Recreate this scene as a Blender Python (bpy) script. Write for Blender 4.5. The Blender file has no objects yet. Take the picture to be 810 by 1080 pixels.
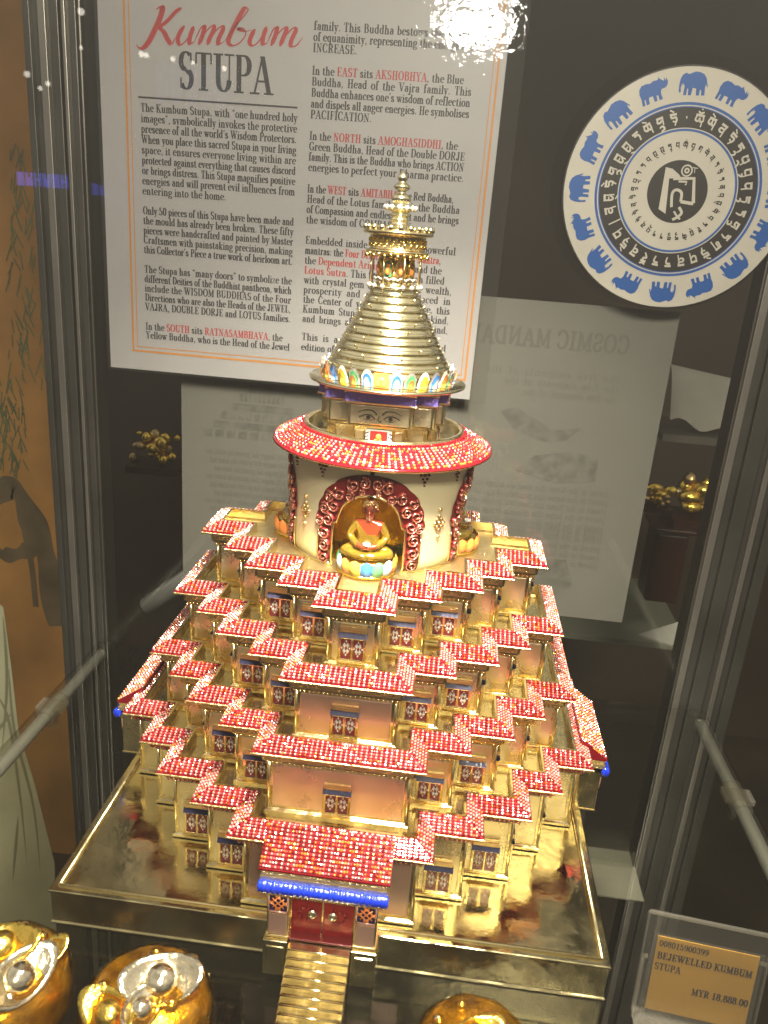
import bpy, math, random
import numpy as np
from mathutils import Vector, Matrix

random.seed(7)
rng = np.random.default_rng(7)
S = 0.01                                  # modelling unit: 1 = one centimetre
sc = bpy.context.scene
col = sc.collection
PI = math.pi

# ------------------------------------------------------------------ camera
cam_d = bpy.data.cameras.new("camera")
cam = bpy.data.objects.new("camera", cam_d)
col.objects.link(cam)
CPOS = Vector((2.599, -32.118, 23.440))
yaw, pitch, roll = 0.07225106, 0.33121043, 0.0779871
FOC = 840.376                             # focal length in pixels of the 810-wide photograph
fwd = Vector((-math.sin(yaw) * math.cos(pitch), math.cos(yaw) * math.cos(pitch), -math.sin(pitch)))
r0 = Vector((math.cos(yaw), math.sin(yaw), 0))
u0 = r0.cross(fwd)
cr = math.cos(roll) * r0 + math.sin(roll) * u0
cu = -math.sin(roll) * r0 + math.cos(roll) * u0
rot = Matrix((cr, cu, -fwd)).transposed().to_4x4()
cam.matrix_world = Matrix.Translation(CPOS * S) @ rot
cam_d.sensor_fit = 'HORIZONTAL'
cam_d.sensor_width = 36
cam_d.lens = 36 * FOC / 810
cam_d.clip_start = 0.005
cam_d.clip_end = 50
cam_d.dof.use_dof = True
cam_d.dof.focus_distance = 0.36
cam_d.dof.aperture_fstop = 36.0
sc.camera = cam
sc.render.resolution_x, sc.render.resolution_y = 768, 1024

# ------------------------------------------------------------------ light
world = bpy.data.worlds.new("World")
sc.world = world
world.use_nodes = True
bg = world.node_tree.nodes["Background"]
wt = world.node_tree
tcw = wt.nodes.new("ShaderNodeTexCoord")
sepw = wt.nodes.new("ShaderNodeSeparateXYZ")
rampw = wt.nodes.new("ShaderNodeValToRGB")
mrw = wt.nodes.new("ShaderNodeMapRange")
mrw.inputs["From Min"].default_value = -1
wt.links.new(tcw.outputs["Generated"], sepw.inputs[0])
wt.links.new(sepw.outputs["Z"], mrw.inputs["Value"])
wt.links.new(mrw.outputs["Result"], rampw.inputs["Fac"])
e = rampw.color_ramp.elements
e[0].position, e[0].color = 0.34, (0.07, 0.06, 0.048, 1)          # shop floor
e[1].position, e[1].color = 0.58, (0.36, 0.33, 0.28, 1)           # lit upper half of the shop
e_ = e.new(0.80)
e_.color = (0.85, 0.78, 0.66, 1)                                  # ceiling with its lamps
e_ = e.new(1.0)
e_.color = (0.35, 0.32, 0.28, 1)
wt.links.new(rampw.outputs["Color"], bg.inputs[0])
bg.inputs[1].default_value = 1.0


def area(name, loc, target, sx, sy, power, color, spread=180):
    d = bpy.data.lights.new(name, 'AREA')
    d.shape = 'ELLIPSE'
    d.size, d.size_y = sx * S, sy * S
    d.energy = power
    d.color = color
    d.spread = math.radians(spread)
    o = bpy.data.objects.new(name, d)
    col.objects.link(o)
    o.location = Vector(loc) * S
    o.rotation_euler = (Vector(target) - Vector(loc)).to_track_quat('-Z', 'Y').to_euler()
    return o


KEY = area("case_spotlight", (2.6, -13.2, 38.6), (0.6, -4.6, 11), 5.5, 4.5, 2.15, (1.0, 0.925, 0.76), 82)
GLARE = area("poster_glare_lamp", (1.6, -18.4, 39.6), (0.5, -4.5, 0), 5.5, 4.5, 1.5, (1.0, 0.94, 0.82))   # separate lamp added to make the glare on the poster sleeve
FILL = area("front_fill", (22, -82, 88), (0, -2, 12), 22, 22, 3.0, (1.0, 0.90, 0.72), 60)  # unseen fill lamp added in front to brighten the drum and harmika
sc.view_settings.view_transform = 'Standard'
sc.view_settings.look = 'None'
sc.view_settings.exposure = 0
sc.view_settings.gamma = 1
sc.render.engine = 'CYCLES'
sc.cycles.use_denoising = True
sc.cycles.max_bounces = 10
sc.cycles.glossy_bounces = 6
sc.cycles.transparent_max_bounces = 16
sc.cycles.caustics_reflective = False
sc.cycles.caustics_refractive = False
sc.cycles.sample_clamp_indirect = 6


# ------------------------------------------------------------------ materials
def mat(name, base, metallic=0.0, rough=0.5, coat=0.0, bump=0.0, bscale=400.0, var=0.0, vscale=120.0,
        rvar=0.0, emission=None, estr=0.0, trans=0.0, spec=0.5, ior=1.45):
    m = bpy.data.materials.new(name)
    m.use_nodes = True
    nt = m.node_tree
    b = nt.nodes["Principled BSDF"]
    b.inputs["Base Color"].default_value = (*base, 1)
    b.inputs["Metallic"].default_value = metallic
    b.inputs["Roughness"].default_value = rough
    b.inputs["Coat Weight"].default_value = coat
    b.inputs["Coat Roughness"].default_value = 0.06
    b.inputs["Transmission Weight"].default_value = trans
    b.inputs["Specular IOR Level"].default_value = spec
    b.inputs["IOR"].default_value = ior
    if emission:
        b.inputs["Emission Color"].default_value = (*emission, 1)
        b.inputs["Emission Strength"].default_value = estr
    tc = nt.nodes.new("ShaderNodeTexCoord")
    if bump:
        n = nt.nodes.new("ShaderNodeTexNoise")
        n.inputs["Scale"].default_value = bscale
        n.inputs["Detail"].default_value = 4
        nt.links.new(tc.outputs["Object"], n.inputs["Vector"])
        bp = nt.nodes.new("ShaderNodeBump")
        bp.inputs["Strength"].default_value = bump
        bp.inputs["Distance"].default_value = 0.0006
        nt.links.new(n.outputs["Fac"], bp.inputs["Height"])
        nt.links.new(bp.outputs["Normal"], b.inputs["Normal"])
    if var or rvar:
        n2 = nt.nodes.new("ShaderNodeTexNoise")
        n2.inputs["Scale"].default_value = vscale
        n2.inputs["Detail"].default_value = 6
        nt.links.new(tc.outputs["Object"], n2.inputs["Vector"])
        if var:
            cr_ = nt.nodes.new("ShaderNodeValToRGB")
            cr_.color_ramp.elements[0].position = 0.3
            cr_.color_ramp.elements[1].position = 0.7
            cr_.color_ramp.elements[0].color = (*[c * (1 - var) for c in base], 1)
            cr_.color_ramp.elements[1].color = (*[min(1, c * (1 + var)) for c in base], 1)
            nt.links.new(n2.outputs["Fac"], cr_.inputs["Fac"])
            nt.links.new(cr_.outputs["Color"], b.inputs["Base Color"])
        if rvar:
            mr = nt.nodes.new("ShaderNodeMapRange")
            mr.inputs["From Min"].default_value = 0.3
            mr.inputs["From Max"].default_value = 0.7
            mr.inputs["To Min"].default_value = max(0.02, rough - rvar)
            mr.inputs["To Max"].default_value = rough + rvar
            nt.links.new(n2.outputs["Fac"], mr.inputs["Value"])
            nt.links.new(mr.outputs["Result"], b.inputs["Roughness"])
    return m


def glass_mat(name, tint, refl=1.0, rough=0.0, opacity=0.0, base=(0.5, 0.5, 0.5), bump=0.0, bscale=60):
    """thin clear sheet: fresnel reflection over a tinted transparency, with an optional milky part"""
    m = bpy.data.materials.new(name)
    m.use_nodes = True
    nt = m.node_tree
    nt.nodes.remove(nt.nodes["Principled BSDF"])
    out = nt.nodes["Material Output"]
    tr = nt.nodes.new("ShaderNodeBsdfTransparent")
    tr.inputs[0].default_value = (*tint, 1)
    gl = nt.nodes.new("ShaderNodeBsdfGlossy")
    gl.inputs["Color"].default_value = (refl, refl, refl, 1)
    gl.inputs["Roughness"].default_value = rough
    fr = nt.nodes.new("ShaderNodeFresnel")
    geo = nt.nodes.new("ShaderNodeNewGeometry")          # same reflectance on the way in and on the way out of a thin sheet
    ior = nt.nodes.new("ShaderNodeMapRange")
    ior.inputs["To Min"].default_value = 1.45
    ior.inputs["To Max"].default_value = 1 / 1.45
    nt.links.new(geo.outputs["Backfacing"], ior.inputs["Value"])
    nt.links.new(ior.outputs["Result"], fr.inputs["IOR"])
    mx = nt.nodes.new("ShaderNodeMixShader")
    nt.links.new(fr.outputs[0], mx.inputs[0])
    last = tr
    if opacity:
        df = nt.nodes.new("ShaderNodeBsdfDiffuse")
        df.inputs[0].default_value = (*base, 1)
        m2 = nt.nodes.new("ShaderNodeMixShader")
        m2.inputs[0].default_value = opacity
        nt.links.new(tr.outputs[0], m2.inputs[1])
        nt.links.new(df.outputs[0], m2.inputs[2])
        last = m2
    if bump:
        tc = nt.nodes.new("ShaderNodeTexCoord")
        n = nt.nodes.new("ShaderNodeTexNoise")
        n.inputs["Scale"].default_value = bscale
        n.inputs["Detail"].default_value = 3
        nt.links.new(tc.outputs["Object"], n.inputs["Vector"])
        bp = nt.nodes.new("ShaderNodeBump")
        bp.inputs["Strength"].default_value = bump
        bp.inputs["Distance"].default_value = 0.001
        nt.links.new(n.outputs["Fac"], bp.inputs["Height"])
        nt.links.new(bp.outputs["Normal"], gl.inputs["Normal"])
    nt.links.new(last.outputs[0], mx.inputs[1])
    nt.links.new(gl.outputs[0], mx.inputs[2])
    nt.links.new(mx.outputs[0], out.inputs[0])
    return m


M = {}
M['gold'] = mat("gold_polished", (0.83, 0.69, 0.37), 1, 0.17, bump=0.25, bscale=260, rvar=0.08, vscale=180)
M['gold_smooth'] = mat("gold_lathe", (0.88, 0.79, 0.50), 1, 0.18, bump=0.2, bscale=200)
M['gold_slab'] = mat("gold_slab", (0.70, 0.60, 0.33), 1, 0.14, bump=0.35, bscale=140, rvar=0.10, vscale=90)
M['gold_rough'] = mat("gold_glitter", (0.80, 0.66, 0.36), 1, 0.30, bump=1.0, bscale=1500, var=0.12, vscale=300)
M['gold_dark'] = mat("gold_antique", (0.55, 0.40, 0.20), 1, 0.30, bump=0.6, bscale=700)
M['gold_yellow'] = mat("gold_filigree", (0.85, 0.60, 0.12), 1, 0.22, bump=0.5, bscale=700)
M['cream'] = mat("champagne_enamel", (0.66, 0.565, 0.36), 0.94, 0.27, coat=0.25, bump=0.10, bscale=90, rvar=0.06, vscale=60)
M['drum'] = mat("drum_enamel", (0.88, 0.79, 0.50), 0.62, 0.33, coat=0.35, bump=0.08, bscale=60, var=0.05, vscale=50)
M['rose'] = mat("rose_enamel", (0.60, 0.405, 0.315), 0.90, 0.30, coat=0.3, bump=0.10, bscale=90, rvar=0.06, vscale=60)
M['mauve'] = mat("mauve_enamel", (0.42, 0.25, 0.20), 0.6, 0.35, coat=0.3, bump=0.1, bscale=90)
M['maroon'] = mat("maroon_enamel", (0.13, 0.012, 0.012), 0.1, 0.22, coat=0.7)
M['arch_line'] = mat("arch_line", (0.50, 0.25, 0.17), 0.8, 0.25)
M['maroon_curl'] = mat("maroon_curl", (0.24, 0.022, 0.02), 0.25, 0.22, coat=0.6)
M['shutter'] = mat("shutter_enamel", (0.11, 0.010, 0.014), 0.1, 0.25, coat=0.6)
M['door'] = mat("door_enamel", (0.24, 0.009, 0.009), 0.2, 0.2, coat=0.8, var=0.25, vscale=300)
M['red_band'] = mat("red_pleats", (0.38, 0.03, 0.025), 0.35, 0.28, coat=0.5)
M['blue'] = mat("cobalt_enamel", (0.008, 0.03, 0.48), 0.15, 0.2, coat=0.8)
M['navy'] = mat("navy_enamel", (0.007, 0.005, 0.036), 0.0, 0.5, coat=0.05, spec=0.3)
M['violet'] = mat("violet_glitter", (0.16, 0.11, 0.42), 0.5, 0.28, bump=1, bscale=900, coat=0.5)
M['gem_red'] = mat("red_crystal", (0.46, 0.024, 0.038), 0.55, 0.16, coat=0.6)
M['gem_deep'] = mat("deep_red_crystal", (0.22, 0.007, 0.014), 0.5, 0.16, coat=0.6)
M['gem_orange'] = mat("orange_crystal", (0.86, 0.22, 0.05), 0.55, 0.16, coat=0.6)
M['gem_pink'] = mat("pink_pearl", (0.88, 0.50, 0.42), 0.7, 0.2, coat=0.5)
M['gem_clear'] = mat("clear_crystal", (0.95, 0.86, 0.80), 0.8, 0.14, coat=0.5)
M['white'] = mat("white_enamel", (0.80, 0.80, 0.76), 0, 0.2, coat=0.8)
M['p_blue'] = mat("petal_blue", (0.05, 0.20, 0.55), 0.1, 0.2, coat=0.8)
M['p_green'] = mat("petal_green", (0.10, 0.36, 0.14), 0.1, 0.2, coat=0.8)
M['p_orange'] = mat("petal_orange", (0.80, 0.24, 0.05), 0.1, 0.2, coat=0.8)
M['p_yellow'] = mat("petal_yellow", (0.85, 0.56, 0.06), 0.1, 0.2, coat=0.8)
M['robe'] = mat("amber_glass_robe", (0.80, 0.52, 0.06), 0.15, 0.10, coat=1.0, bump=0.9, bscale=110, var=0.3, vscale=130, trans=0.85, ior=1.4)
M['skin'] = mat("russet_glass_skin", (0.20, 0.034, 0.012), 0.25, 0.22, coat=0.9)
M['black'] = mat("black_enamel", (0.015, 0.012, 0.01), 0, 0.3)
M['silver'] = mat("pale_silver", (0.86, 0.76, 0.56), 1.0, 0.17, bump=0.9, bscale=260, var=0.15, vscale=200)
M['crystal'] = mat("clear_crystal_lump", (0.9, 0.86, 0.82), 0.0, 0.06, trans=0.7, bump=0.4, bscale=300)
M['paper'] = mat("poster_paper", (0.255, 0.244, 0.255), 0, 0.5, var=0.03, vscale=20)
M['ink'] = mat("black_ink", (0.018, 0.016, 0.02), 0, 0.5)
M['red_ink'] = mat("red_ink", (0.26, 0.022, 0.026), 0, 0.5)
M['orange_ink'] = mat("orange_ink", (0.36, 0.15, 0.035), 0, 0.5)
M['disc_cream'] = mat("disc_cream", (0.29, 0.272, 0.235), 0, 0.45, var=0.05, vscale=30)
M['disc_black'] = mat("disc_black", (0.010, 0.008, 0.008), 0, 0.4)
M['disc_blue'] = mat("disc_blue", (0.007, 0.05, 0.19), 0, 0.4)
M['sheet'] = mat("grey_sheet_paper", (0.105, 0.099, 0.088), 0, 0.6, var=0.06, vscale=15)
M['sheet_ink'] = mat("faint_show_through", (0.085, 0.080, 0.071), 0, 0.6)
M['sheet_pic'] = mat("faint_picture", (0.087, 0.082, 0.073), 0, 0.6, var=0.25, vscale=150)
M['tag'] = mat("tan_tag_card", (0.33, 0.185, 0.030), 0, 0.5, var=0.08, vscale=60)
M['metal'] = mat("brushed_aluminium", (0.30, 0.28, 0.25), 0.9, 0.35, var=0.12, vscale=30)
M['metal_dark'] = mat("dark_aluminium", (0.10, 0.095, 0.085), 0.85, 0.38, var=0.2, vscale=25)
M['rail'] = mat("satin_rail", (0.55, 0.55, 0.53), 0.6, 0.35)
M['wall'] = mat("dark_backdrop", (0.050, 0.036, 0.026), 0, 0.7, var=0.35, vscale=4)
M['floor'] = mat("dark_cabinet_floor", (0.045, 0.036, 0.026), 0, 0.45, var=0.4, vscale=9)
M['mural'] = mat("mural_ground", (0.215, 0.108, 0.030), 0, 0.6, var=0.45, vscale=9)
M['mural_dark'] = mat("mural_branches", (0.075, 0.055, 0.03), 0, 0.6, var=0.4, vscale=30)
M['mural_green'] = mat("mural_needles", (0.06, 0.075, 0.035), 0, 0.6, var=0.3, vscale=30)
M['mural_robe'] = mat("mural_robe", (0.36, 0.35, 0.23), 0, 0.6, var=0.15, vscale=15)
M['mural_fold'] = mat("mural_folds", (0.17, 0.165, 0.10), 0, 0.6)
M['cloth'] = mat("white_cloth", (0.24, 0.23, 0.20), 0, 0.8, var=0.1, vscale=30)
M['red_lacquer'] = mat("red_lacquer", (0.026, 0.008, 0.006), 0, 0.35, coat=0.5)
M['glass'] = glass_mat("clear_glass", (0.94, 0.945, 0.935), 0.9)
M['front_glass'] = glass_mat("front_glass", (0.94, 0.945, 0.935), 0.9, opacity=0.006, base=(0.6, 0.58, 0.55))
M['shelf'] = glass_mat("shelf_glass", (0.80, 0.80, 0.76), 1.0, 0.012, bump=0.02, bscale=40)
M['amber'] = glass_mat("amber_glass", (0.92, 0.70, 0.24), 1.0, 0.03, bump=0.35, bscale=90)
M['leaf'] = mat("crackled_gold_leaf", (0.74, 0.50, 0.13), 0.9, 0.22, bump=1.0, bscale=170, var=0.6, vscale=170)
M['acrylic'] = glass_mat("clear_acrylic", (0.92, 0.91, 0.88), 0.55, 0.02, 0.025, (0.6, 0.58, 0.55))
M['acrylic_edge'] = glass_mat("acrylic_edge", (0.85, 0.83, 0.78), 1.0, 0.08, 0.10, (0.45, 0.42, 0.37))
M['sleeve'] = glass_mat("clear_sleeve", (0.97, 0.97, 0.96), 0.55, 0.03, 0.008, (0.5, 0.5, 0.5), bump=0.16, bscale=230)
M['sticker_clear'] = glass_mat("clear_sticker_margin", (0.95, 0.95, 0.94), 0.25, 0.03)

# ------------------------------------------------------------------ object helpers
ORIG = {}


def tag(o, label=None, cat=None, group=None, kind=None):
    if label: o['label'] = label
    if cat: o['category'] = cat
    if group: o['group'] = group
    if kind: o['kind'] = kind
    return o


def empty(name, loc, label, cat, group=None):
    o = bpy.data.objects.new(name, None)
    o.empty_display_size = 0.01
    col.objects.link(o)
    o.location = Vector(loc) * S
    ORIG[o.name] = Vector(loc)
    return tag(o, label, cat, group)


class MB:
    """collects faces in centimetres and links them as ONE mesh object"""

    def __init__(self):
        self.v, self.f, self.m, self.s = [], [], [], []

    def add(self, vs, fs, mi=0, smooth=False):
        b = len(self.v)
        self.v.extend([tuple(p) for p in vs])
        for f in fs:
            self.f.append([i + b for i in f])
            self.m.append(mi)
            self.s.append(smooth)
        return self

    def box(self, x0, x1, y0, y1, z0, z1, mi=0):
        vs = [(x, y, z) for z in (z0, z1) for y in (y0, y1) for x in (x0, x1)]
        return self.add(vs, [(0, 2, 3, 1), (4, 5, 7, 6), (0, 1, 5, 4), (2, 6, 7, 3), (0, 4, 6, 2), (1, 3, 7, 5)], mi)

    def lathe(self, prof, n=48, mi=0, smooth=True, c=(0, 0), cap=True, rib=None):
        vs = []
        for r, z in prof:
            for k in range(n):
                a = 2 * PI * k / n
                rr = r * (rib(a, z) if rib else 1)
                vs.append((c[0] + rr * math.cos(a), c[1] + rr * math.sin(a), z))
        fs = []
        for i in range(len(prof) - 1):
            for k in range(n):
                k2 = (k + 1) % n
                fs.append((i * n + k, i * n + k2, (i + 1) * n + k2, (i + 1) * n + k))
        if cap:
            if prof[0][0] > 1e-4: fs.append(tuple(range(n - 1, -1, -1)))
            if prof[-1][0] > 1e-4: fs.append(tuple((len(prof) - 1) * n + k for k in range(n)))
        return self.add(vs, fs, mi, smooth)

    def loft(self, loops, mi=0, smooth=False, cap0=False, cap1=False, closed=True):
        n = len(loops[0])
        vs = [p for lp in loops for p in lp]
        fs = []
        for i in range(len(loops) - 1):
            for k in range(n if closed else n - 1):
                k2 = (k + 1) % n
                fs.append((i * n + k, i * n + k2, (i + 1) * n + k2, (i + 1) * n + k))
        if cap0: fs.append(tuple(range(n - 1, -1, -1)))
        if cap1: fs.append(tuple((len(loops) - 1) * n + k for k in range(n)))
        return self.add(vs, fs, mi, smooth)

    def tube(self, pts, r, n=8, mi=0, closed=False, taper=None):
        pts = [Vector(p) for p in pts]
        N = len(pts)
        loops = []
        ref = None
        for i, p in enumerate(pts):
            if closed:
                t = pts[(i + 1) % N] - pts[i - 1]
            else:
                t = pts[min(i + 1, N - 1)] - pts[max(i - 1, 0)]
            t.normalize()
            if ref is None:
                ref = Vector((0, 0, 1)) if abs(t.z) < 0.9 else Vector((1, 0, 0))
            a = t.cross(ref).normalized()
            b = t.cross(a)
            ref = -b if False else ref
            rr = r * (taper(i / (N - 1)) if taper else 1)
            loops.append([p + a * (rr * math.cos(2 * PI * k / n)) + b * (rr * math.sin(2 * PI * k / n)) for k in range(n)])
        if closed:
            loops.append(loops[0])
            return self.loft(loops, mi, True)
        return self.loft(loops, mi, True, True, True)

    def ball(self, c, r, mi=0, n=10, m=6, sq=(1, 1, 1)):
        vs, fs = [], []
        for i in range(m + 1):
            t = PI * i / m
            for k in range(n):
                a = 2 * PI * k / n
                vs.append((c[0] + r * sq[0] * math.sin(t) * math.cos(a), c[1] + r * sq[1] * math.sin(t) * math.sin(a), c[2] + r * sq[2] * math.cos(t)))
        for i in range(m):
            for k in range(n):
                k2 = (k + 1) % n
                fs.append((i * n + k, (i + 1) * n + k, (i + 1) * n + k2, i * n + k2))
        return self.add(vs, fs, mi, True)

    def build(self, name, mats, parent=None, bevel=0.0, org=None, rz=0.0):
        me = bpy.data.meshes.new(name)
        o0 = Vector(org) if org is not None else (ORIG[parent.name] if parent and parent.name in ORIG else Vector((0, 0, 0)))
        vs = (np.array(self.v, dtype=float) - np.array(o0)) * S
        me.from_pydata(vs.tolist(), [], self.f)
        if not isinstance(mats, (list, tuple)): mats = [mats]
        for m in mats: me.materials.append(m)
        me.polygons.foreach_set("material_index", self.m)
        me.polygons.foreach_set("use_smooth", self.s)
        me.update()
        o = bpy.data.objects.new(name, me)
        col.objects.link(o)
        if parent:
            o.parent = parent
            if org is not None and parent.name in ORIG: o.location = (o0 - ORIG[parent.name]) * S
            elif org is not None: o.location = o0 * S
        else:
            o.location = o0 * S
        ORIG[o.name] = o0
        if bevel:
            b = o.modifiers.new("bevel", 'BEVEL')
            b.width = bevel * S
            b.segments = 2
            b.limit_method = 'ANGLE'
            b.angle_limit = math.radians(35)
        return o


def rotz(p, a):
    c, s = math.cos(a), math.sin(a)
    return (p[0] * c - p[1] * s, p[0] * s + p[1] * c, p[2])


def rot_mb(mb, a):
    mb.v = [rotz(p, a) for p in mb.v]
    return mb


def copy_tree(o, parent=None, **kw):
    c = o.copy()
    col.objects.link(c)
    if parent: c.parent = parent
    ORIG[c.name] = ORIG.get(o.name, Vector((0, 0, 0)))
    for ch in [x for x in bpy.data.objects if x.parent == o]:
        copy_tree(ch, c)
    return c


# ------------------------------------------------------------------ lettering (a small didone face drawn with strokes)
G = {}


def gdef(txt):
    for line in txt.strip().splitlines():
        ch, w, st = line.split('|')
        G[ch] = (float(w), [t.split() for t in st.split(';') if t.strip()])


gdef('''a|.52|v .38 0 .46;a .25 .46 .13 .17 0 165;b .14 .49;a .24 .18 .15 .18 50 330;e .38 .08 .5 .02
b|.56|v .13 0 1;h .02 .13 .98;a .28 .32 .19 .31 -150 150
c|.46|a .26 .32 .20 .31 50 310;b .39 .49
d|.58|v .42 0 1;h .30 .42 .98;h .42 .54 .02;a .26 .32 .19 .31 30 330
e|.49|a .26 .32 .20 .31 5 320;h .1 .44 .36
f|.36|v .15 0 .84;s .15 0;a .28 .82 .13 .17 50 180;b .35 .93;h .02 .32 .62
g|.52|a .23 .42 .17 .21 0 360;a .24 -.15 .20 .15 0 360;a .2 .12 .1 .1 90 270;h .3 .46 .6
h|.60|v .13 0 1;s .13 0;h .02 .13 .98;a .28 .40 .15 .23 0 175;v .44 0 .42;s .44 0
i|.28|v .14 0 .63;s .14 0;h .02 .14 .62;b .13 .85
j|.28|v .14 -.2 .63;a .04 -.2 .1 .13 180 360;h .02 .14 .62;b .13 .85
k|.58|v .13 0 1;s .13 0;h .02 .13 .98;e .18 .26 .44 .62;d .26 .36 .48 .0;s .44 .62;s .5 0
l|.28|v .14 0 1;s .14 0;h .02 .14 .98
m|.88|v .13 0 .63;s .13 0;h .02 .13 .62;a .28 .40 .14 .23 0 175;v .43 0 .42;s .43 0;a .58 .40 .14 .23 0 175;v .73 0 .42;s .73 0
n|.60|v .13 0 .63;s .13 0;h .02 .13 .62;a .28 .40 .15 .23 0 175;v .44 0 .42;s .44 0
o|.53|a .26 .32 .20 .32 0 360
p|.56|v .13 -.32 .63;s .13 -.32;h .02 .13 .62;a .28 .32 .19 .31 -150 150
q|.56|v .42 -.32 .63;s .42 -.32;a .26 .32 .19 .31 30 330
r|.43|v .13 0 .63;s .13 0;h .02 .13 .62;a .28 .44 .14 .19 50 175;b .36 .54
s|.43|a .20 .47 .12 .16 20 250;d .12 .42 .30 .22;a .21 .17 .13 .17 -170 70;b .31 .52;b .09 .13
t|.36|v .15 .12 .80;a .25 .13 .10 .13 180 330;h .02 .31 .62
u|.60|v .13 .2 .63;h .02 .13 .62;a .28 .21 .15 .21 180 350;v .44 0 .63;h .32 .44 .62;h .44 .56 .02
v|.50|d .09 .63 .26 .0;e .26 .0 .42 .63;s .09 .62;s .42 .62
w|.74|d .09 .63 .25 .0;e .25 .0 .38 .6;d .36 .63 .52 .0;e .52 .0 .67 .63;s .09 .62;s .36 .62;s .67 .62
x|.52|d .09 .63 .43 .0;e .08 .0 .42 .63;s .09 .62;s .42 .62;s .08 0;s .44 0
y|.50|d .09 .63 .26 .0;e .42 .63 .18 -.28;b .13 -.26;s .09 .62;s .42 .62
z|.46|h .06 .40 .61;e2 .38 .6 .06 .02;h .06 .41 .02;n .41 .02 .16;n .06 .47 .61
A|.72|e .08 0 .34 1;d .34 1 .60 0;h .17 .47 .33;s .08 0;s .60 0
B|.66|v .17 0 1;h .05 .36 .98;h .05 .38 .02;h .17 .36 .53;a .34 .755 .17 .225 -90 90;a .36 .275 .20 .255 -90 90
C|.66|a .36 .5 .29 .5 45 315;n .57 .68 .96;n .57 .06 .30
D|.72|v .17 0 1;h .05 .36 .98;h .05 .36 .02;a .34 .5 .29 .48 -90 90
E|.62|v .17 0 1;h .05 .54 .98;h .05 .55 .02;h .17 .40 .52;n .54 .74 .98;n .55 .02 .30;n .40 .38 .66
F|.58|v .17 0 1;h .05 .52 .98;h .05 .30 .02;h .17 .38 .52;n .52 .72 .98;n .38 .38 .66
G|.70|a .36 .5 .29 .5 45 320;v .56 .02 .40;s .56 .4;n .57 .68 .96
H|.76|v .17 0 1;v .57 0 1;h .17 .57 .52;s .17 0;s .17 .98;s .57 0;s .57 .98
I|.36|v .17 0 1;s .17 0;s .17 .98
J|.48|v .30 .2 1;a .19 .2 .11 .2 180 360;b .09 .2;s .30 .98
K|.72|v .17 0 1;s .17 0;s .17 .98;e .22 .40 .56 1;d .32 .54 .60 0;s .56 .98;s .61 0
L|.60|v .17 0 1;s .17 .98;h .05 .54 .02;n .54 .02 .32
M|.86|n .13 0 1;d .15 1 .41 .05;e .41 .05 .68 1;v .70 0 1;s .13 0;s .70 0;h .03 .15 .98;h .68 .82 .98
N|.74|n .14 0 1;d .14 1 .58 .02;n .58 0 1;s .14 0;h .03 .15 .98;s .58 .98
O|.72|a .36 .5 .29 .5 0 360
P|.62|v .17 0 1;h .05 .36 .98;h .17 .36 .46;a .34 .72 .20 .26 -90 90;s .17 0
R|.70|v .17 0 1;h .05 .36 .98;h .17 .36 .50;a .34 .74 .19 .24 -90 90;s .17 0;d .36 .5 .58 .02;h .56 .68 .02
S|.56|a .27 .74 .18 .25 40 250;d .14 .62 .42 .38;a .28 .27 .19 .27 -150 60;n .45 .70 .98;n .09 .02 .30
T|.64|v .31 0 1;s .31 0;h .04 .58 .98;n .04 .70 .98;n .58 .70 .98
U|.70|v .16 .3 1;a .36 .3 .20 .3 180 360;n .56 .3 1;s .16 .98;s .56 .98
V|.68|d .10 1 .35 0;e .35 0 .58 1;s .10 .98;s .58 .98
W|.98|d .10 1 .32 0;e .32 0 .50 .98;d .46 1 .68 0;e .68 0 .88 1;s .10 .98;s .48 .98;s .88 .98
X|.68|d .10 1 .58 0;e .10 0 .56 1;s .1 .98;s .56 .98;s .1 0;s .58 0
Y|.66|d .10 1 .33 .45;e .33 .45 .56 1;v .33 0 .46;s .33 0;s .10 .98;s .56 .98
Z|.60|h .08 .52 .98;e2 .5 .96 .08 .02;h .08 .53 .02;n .53 .02 .28;n .08 .72 .98
0|.54|a .27 .5 .20 .5 0 360
1|.54|v .28 0 1;s .28 0;e .14 .84 .28 .98
3|.54|a .26 .75 .17 .24 -80 150;a .26 .27 .20 .27 -150 85;b .1 .76;b .1 .2
5|.54|v .14 .52 .98;h .14 .44 .96;a .24 .31 .21 .30 -160 130;b .1 .18
8|.54|a .27 .75 .16 .24 0 360;a .27 .27 .20 .27 0 360
9|.54|a .27 .68 .19 .31 0 360;a .22 .40 .24 .38 -90 20;b .13 .1
.|.26|b .12 .07
,|.26|b .12 .07;e .16 .05 .08 -.16
:|.28|b .13 .07;b .13 .52
-|.34|h .05 .28 .30
'|.24|b .11 .92;e .15 .9 .07 .74
"|.40|b .11 .92;e .15 .9 .07 .74;b .27 .92;e .31 .9 .23 .74
`|.40|b .11 .78;e .07 .80 .15 .96;b .27 .78;e .23 .80 .31 .96''')


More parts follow.
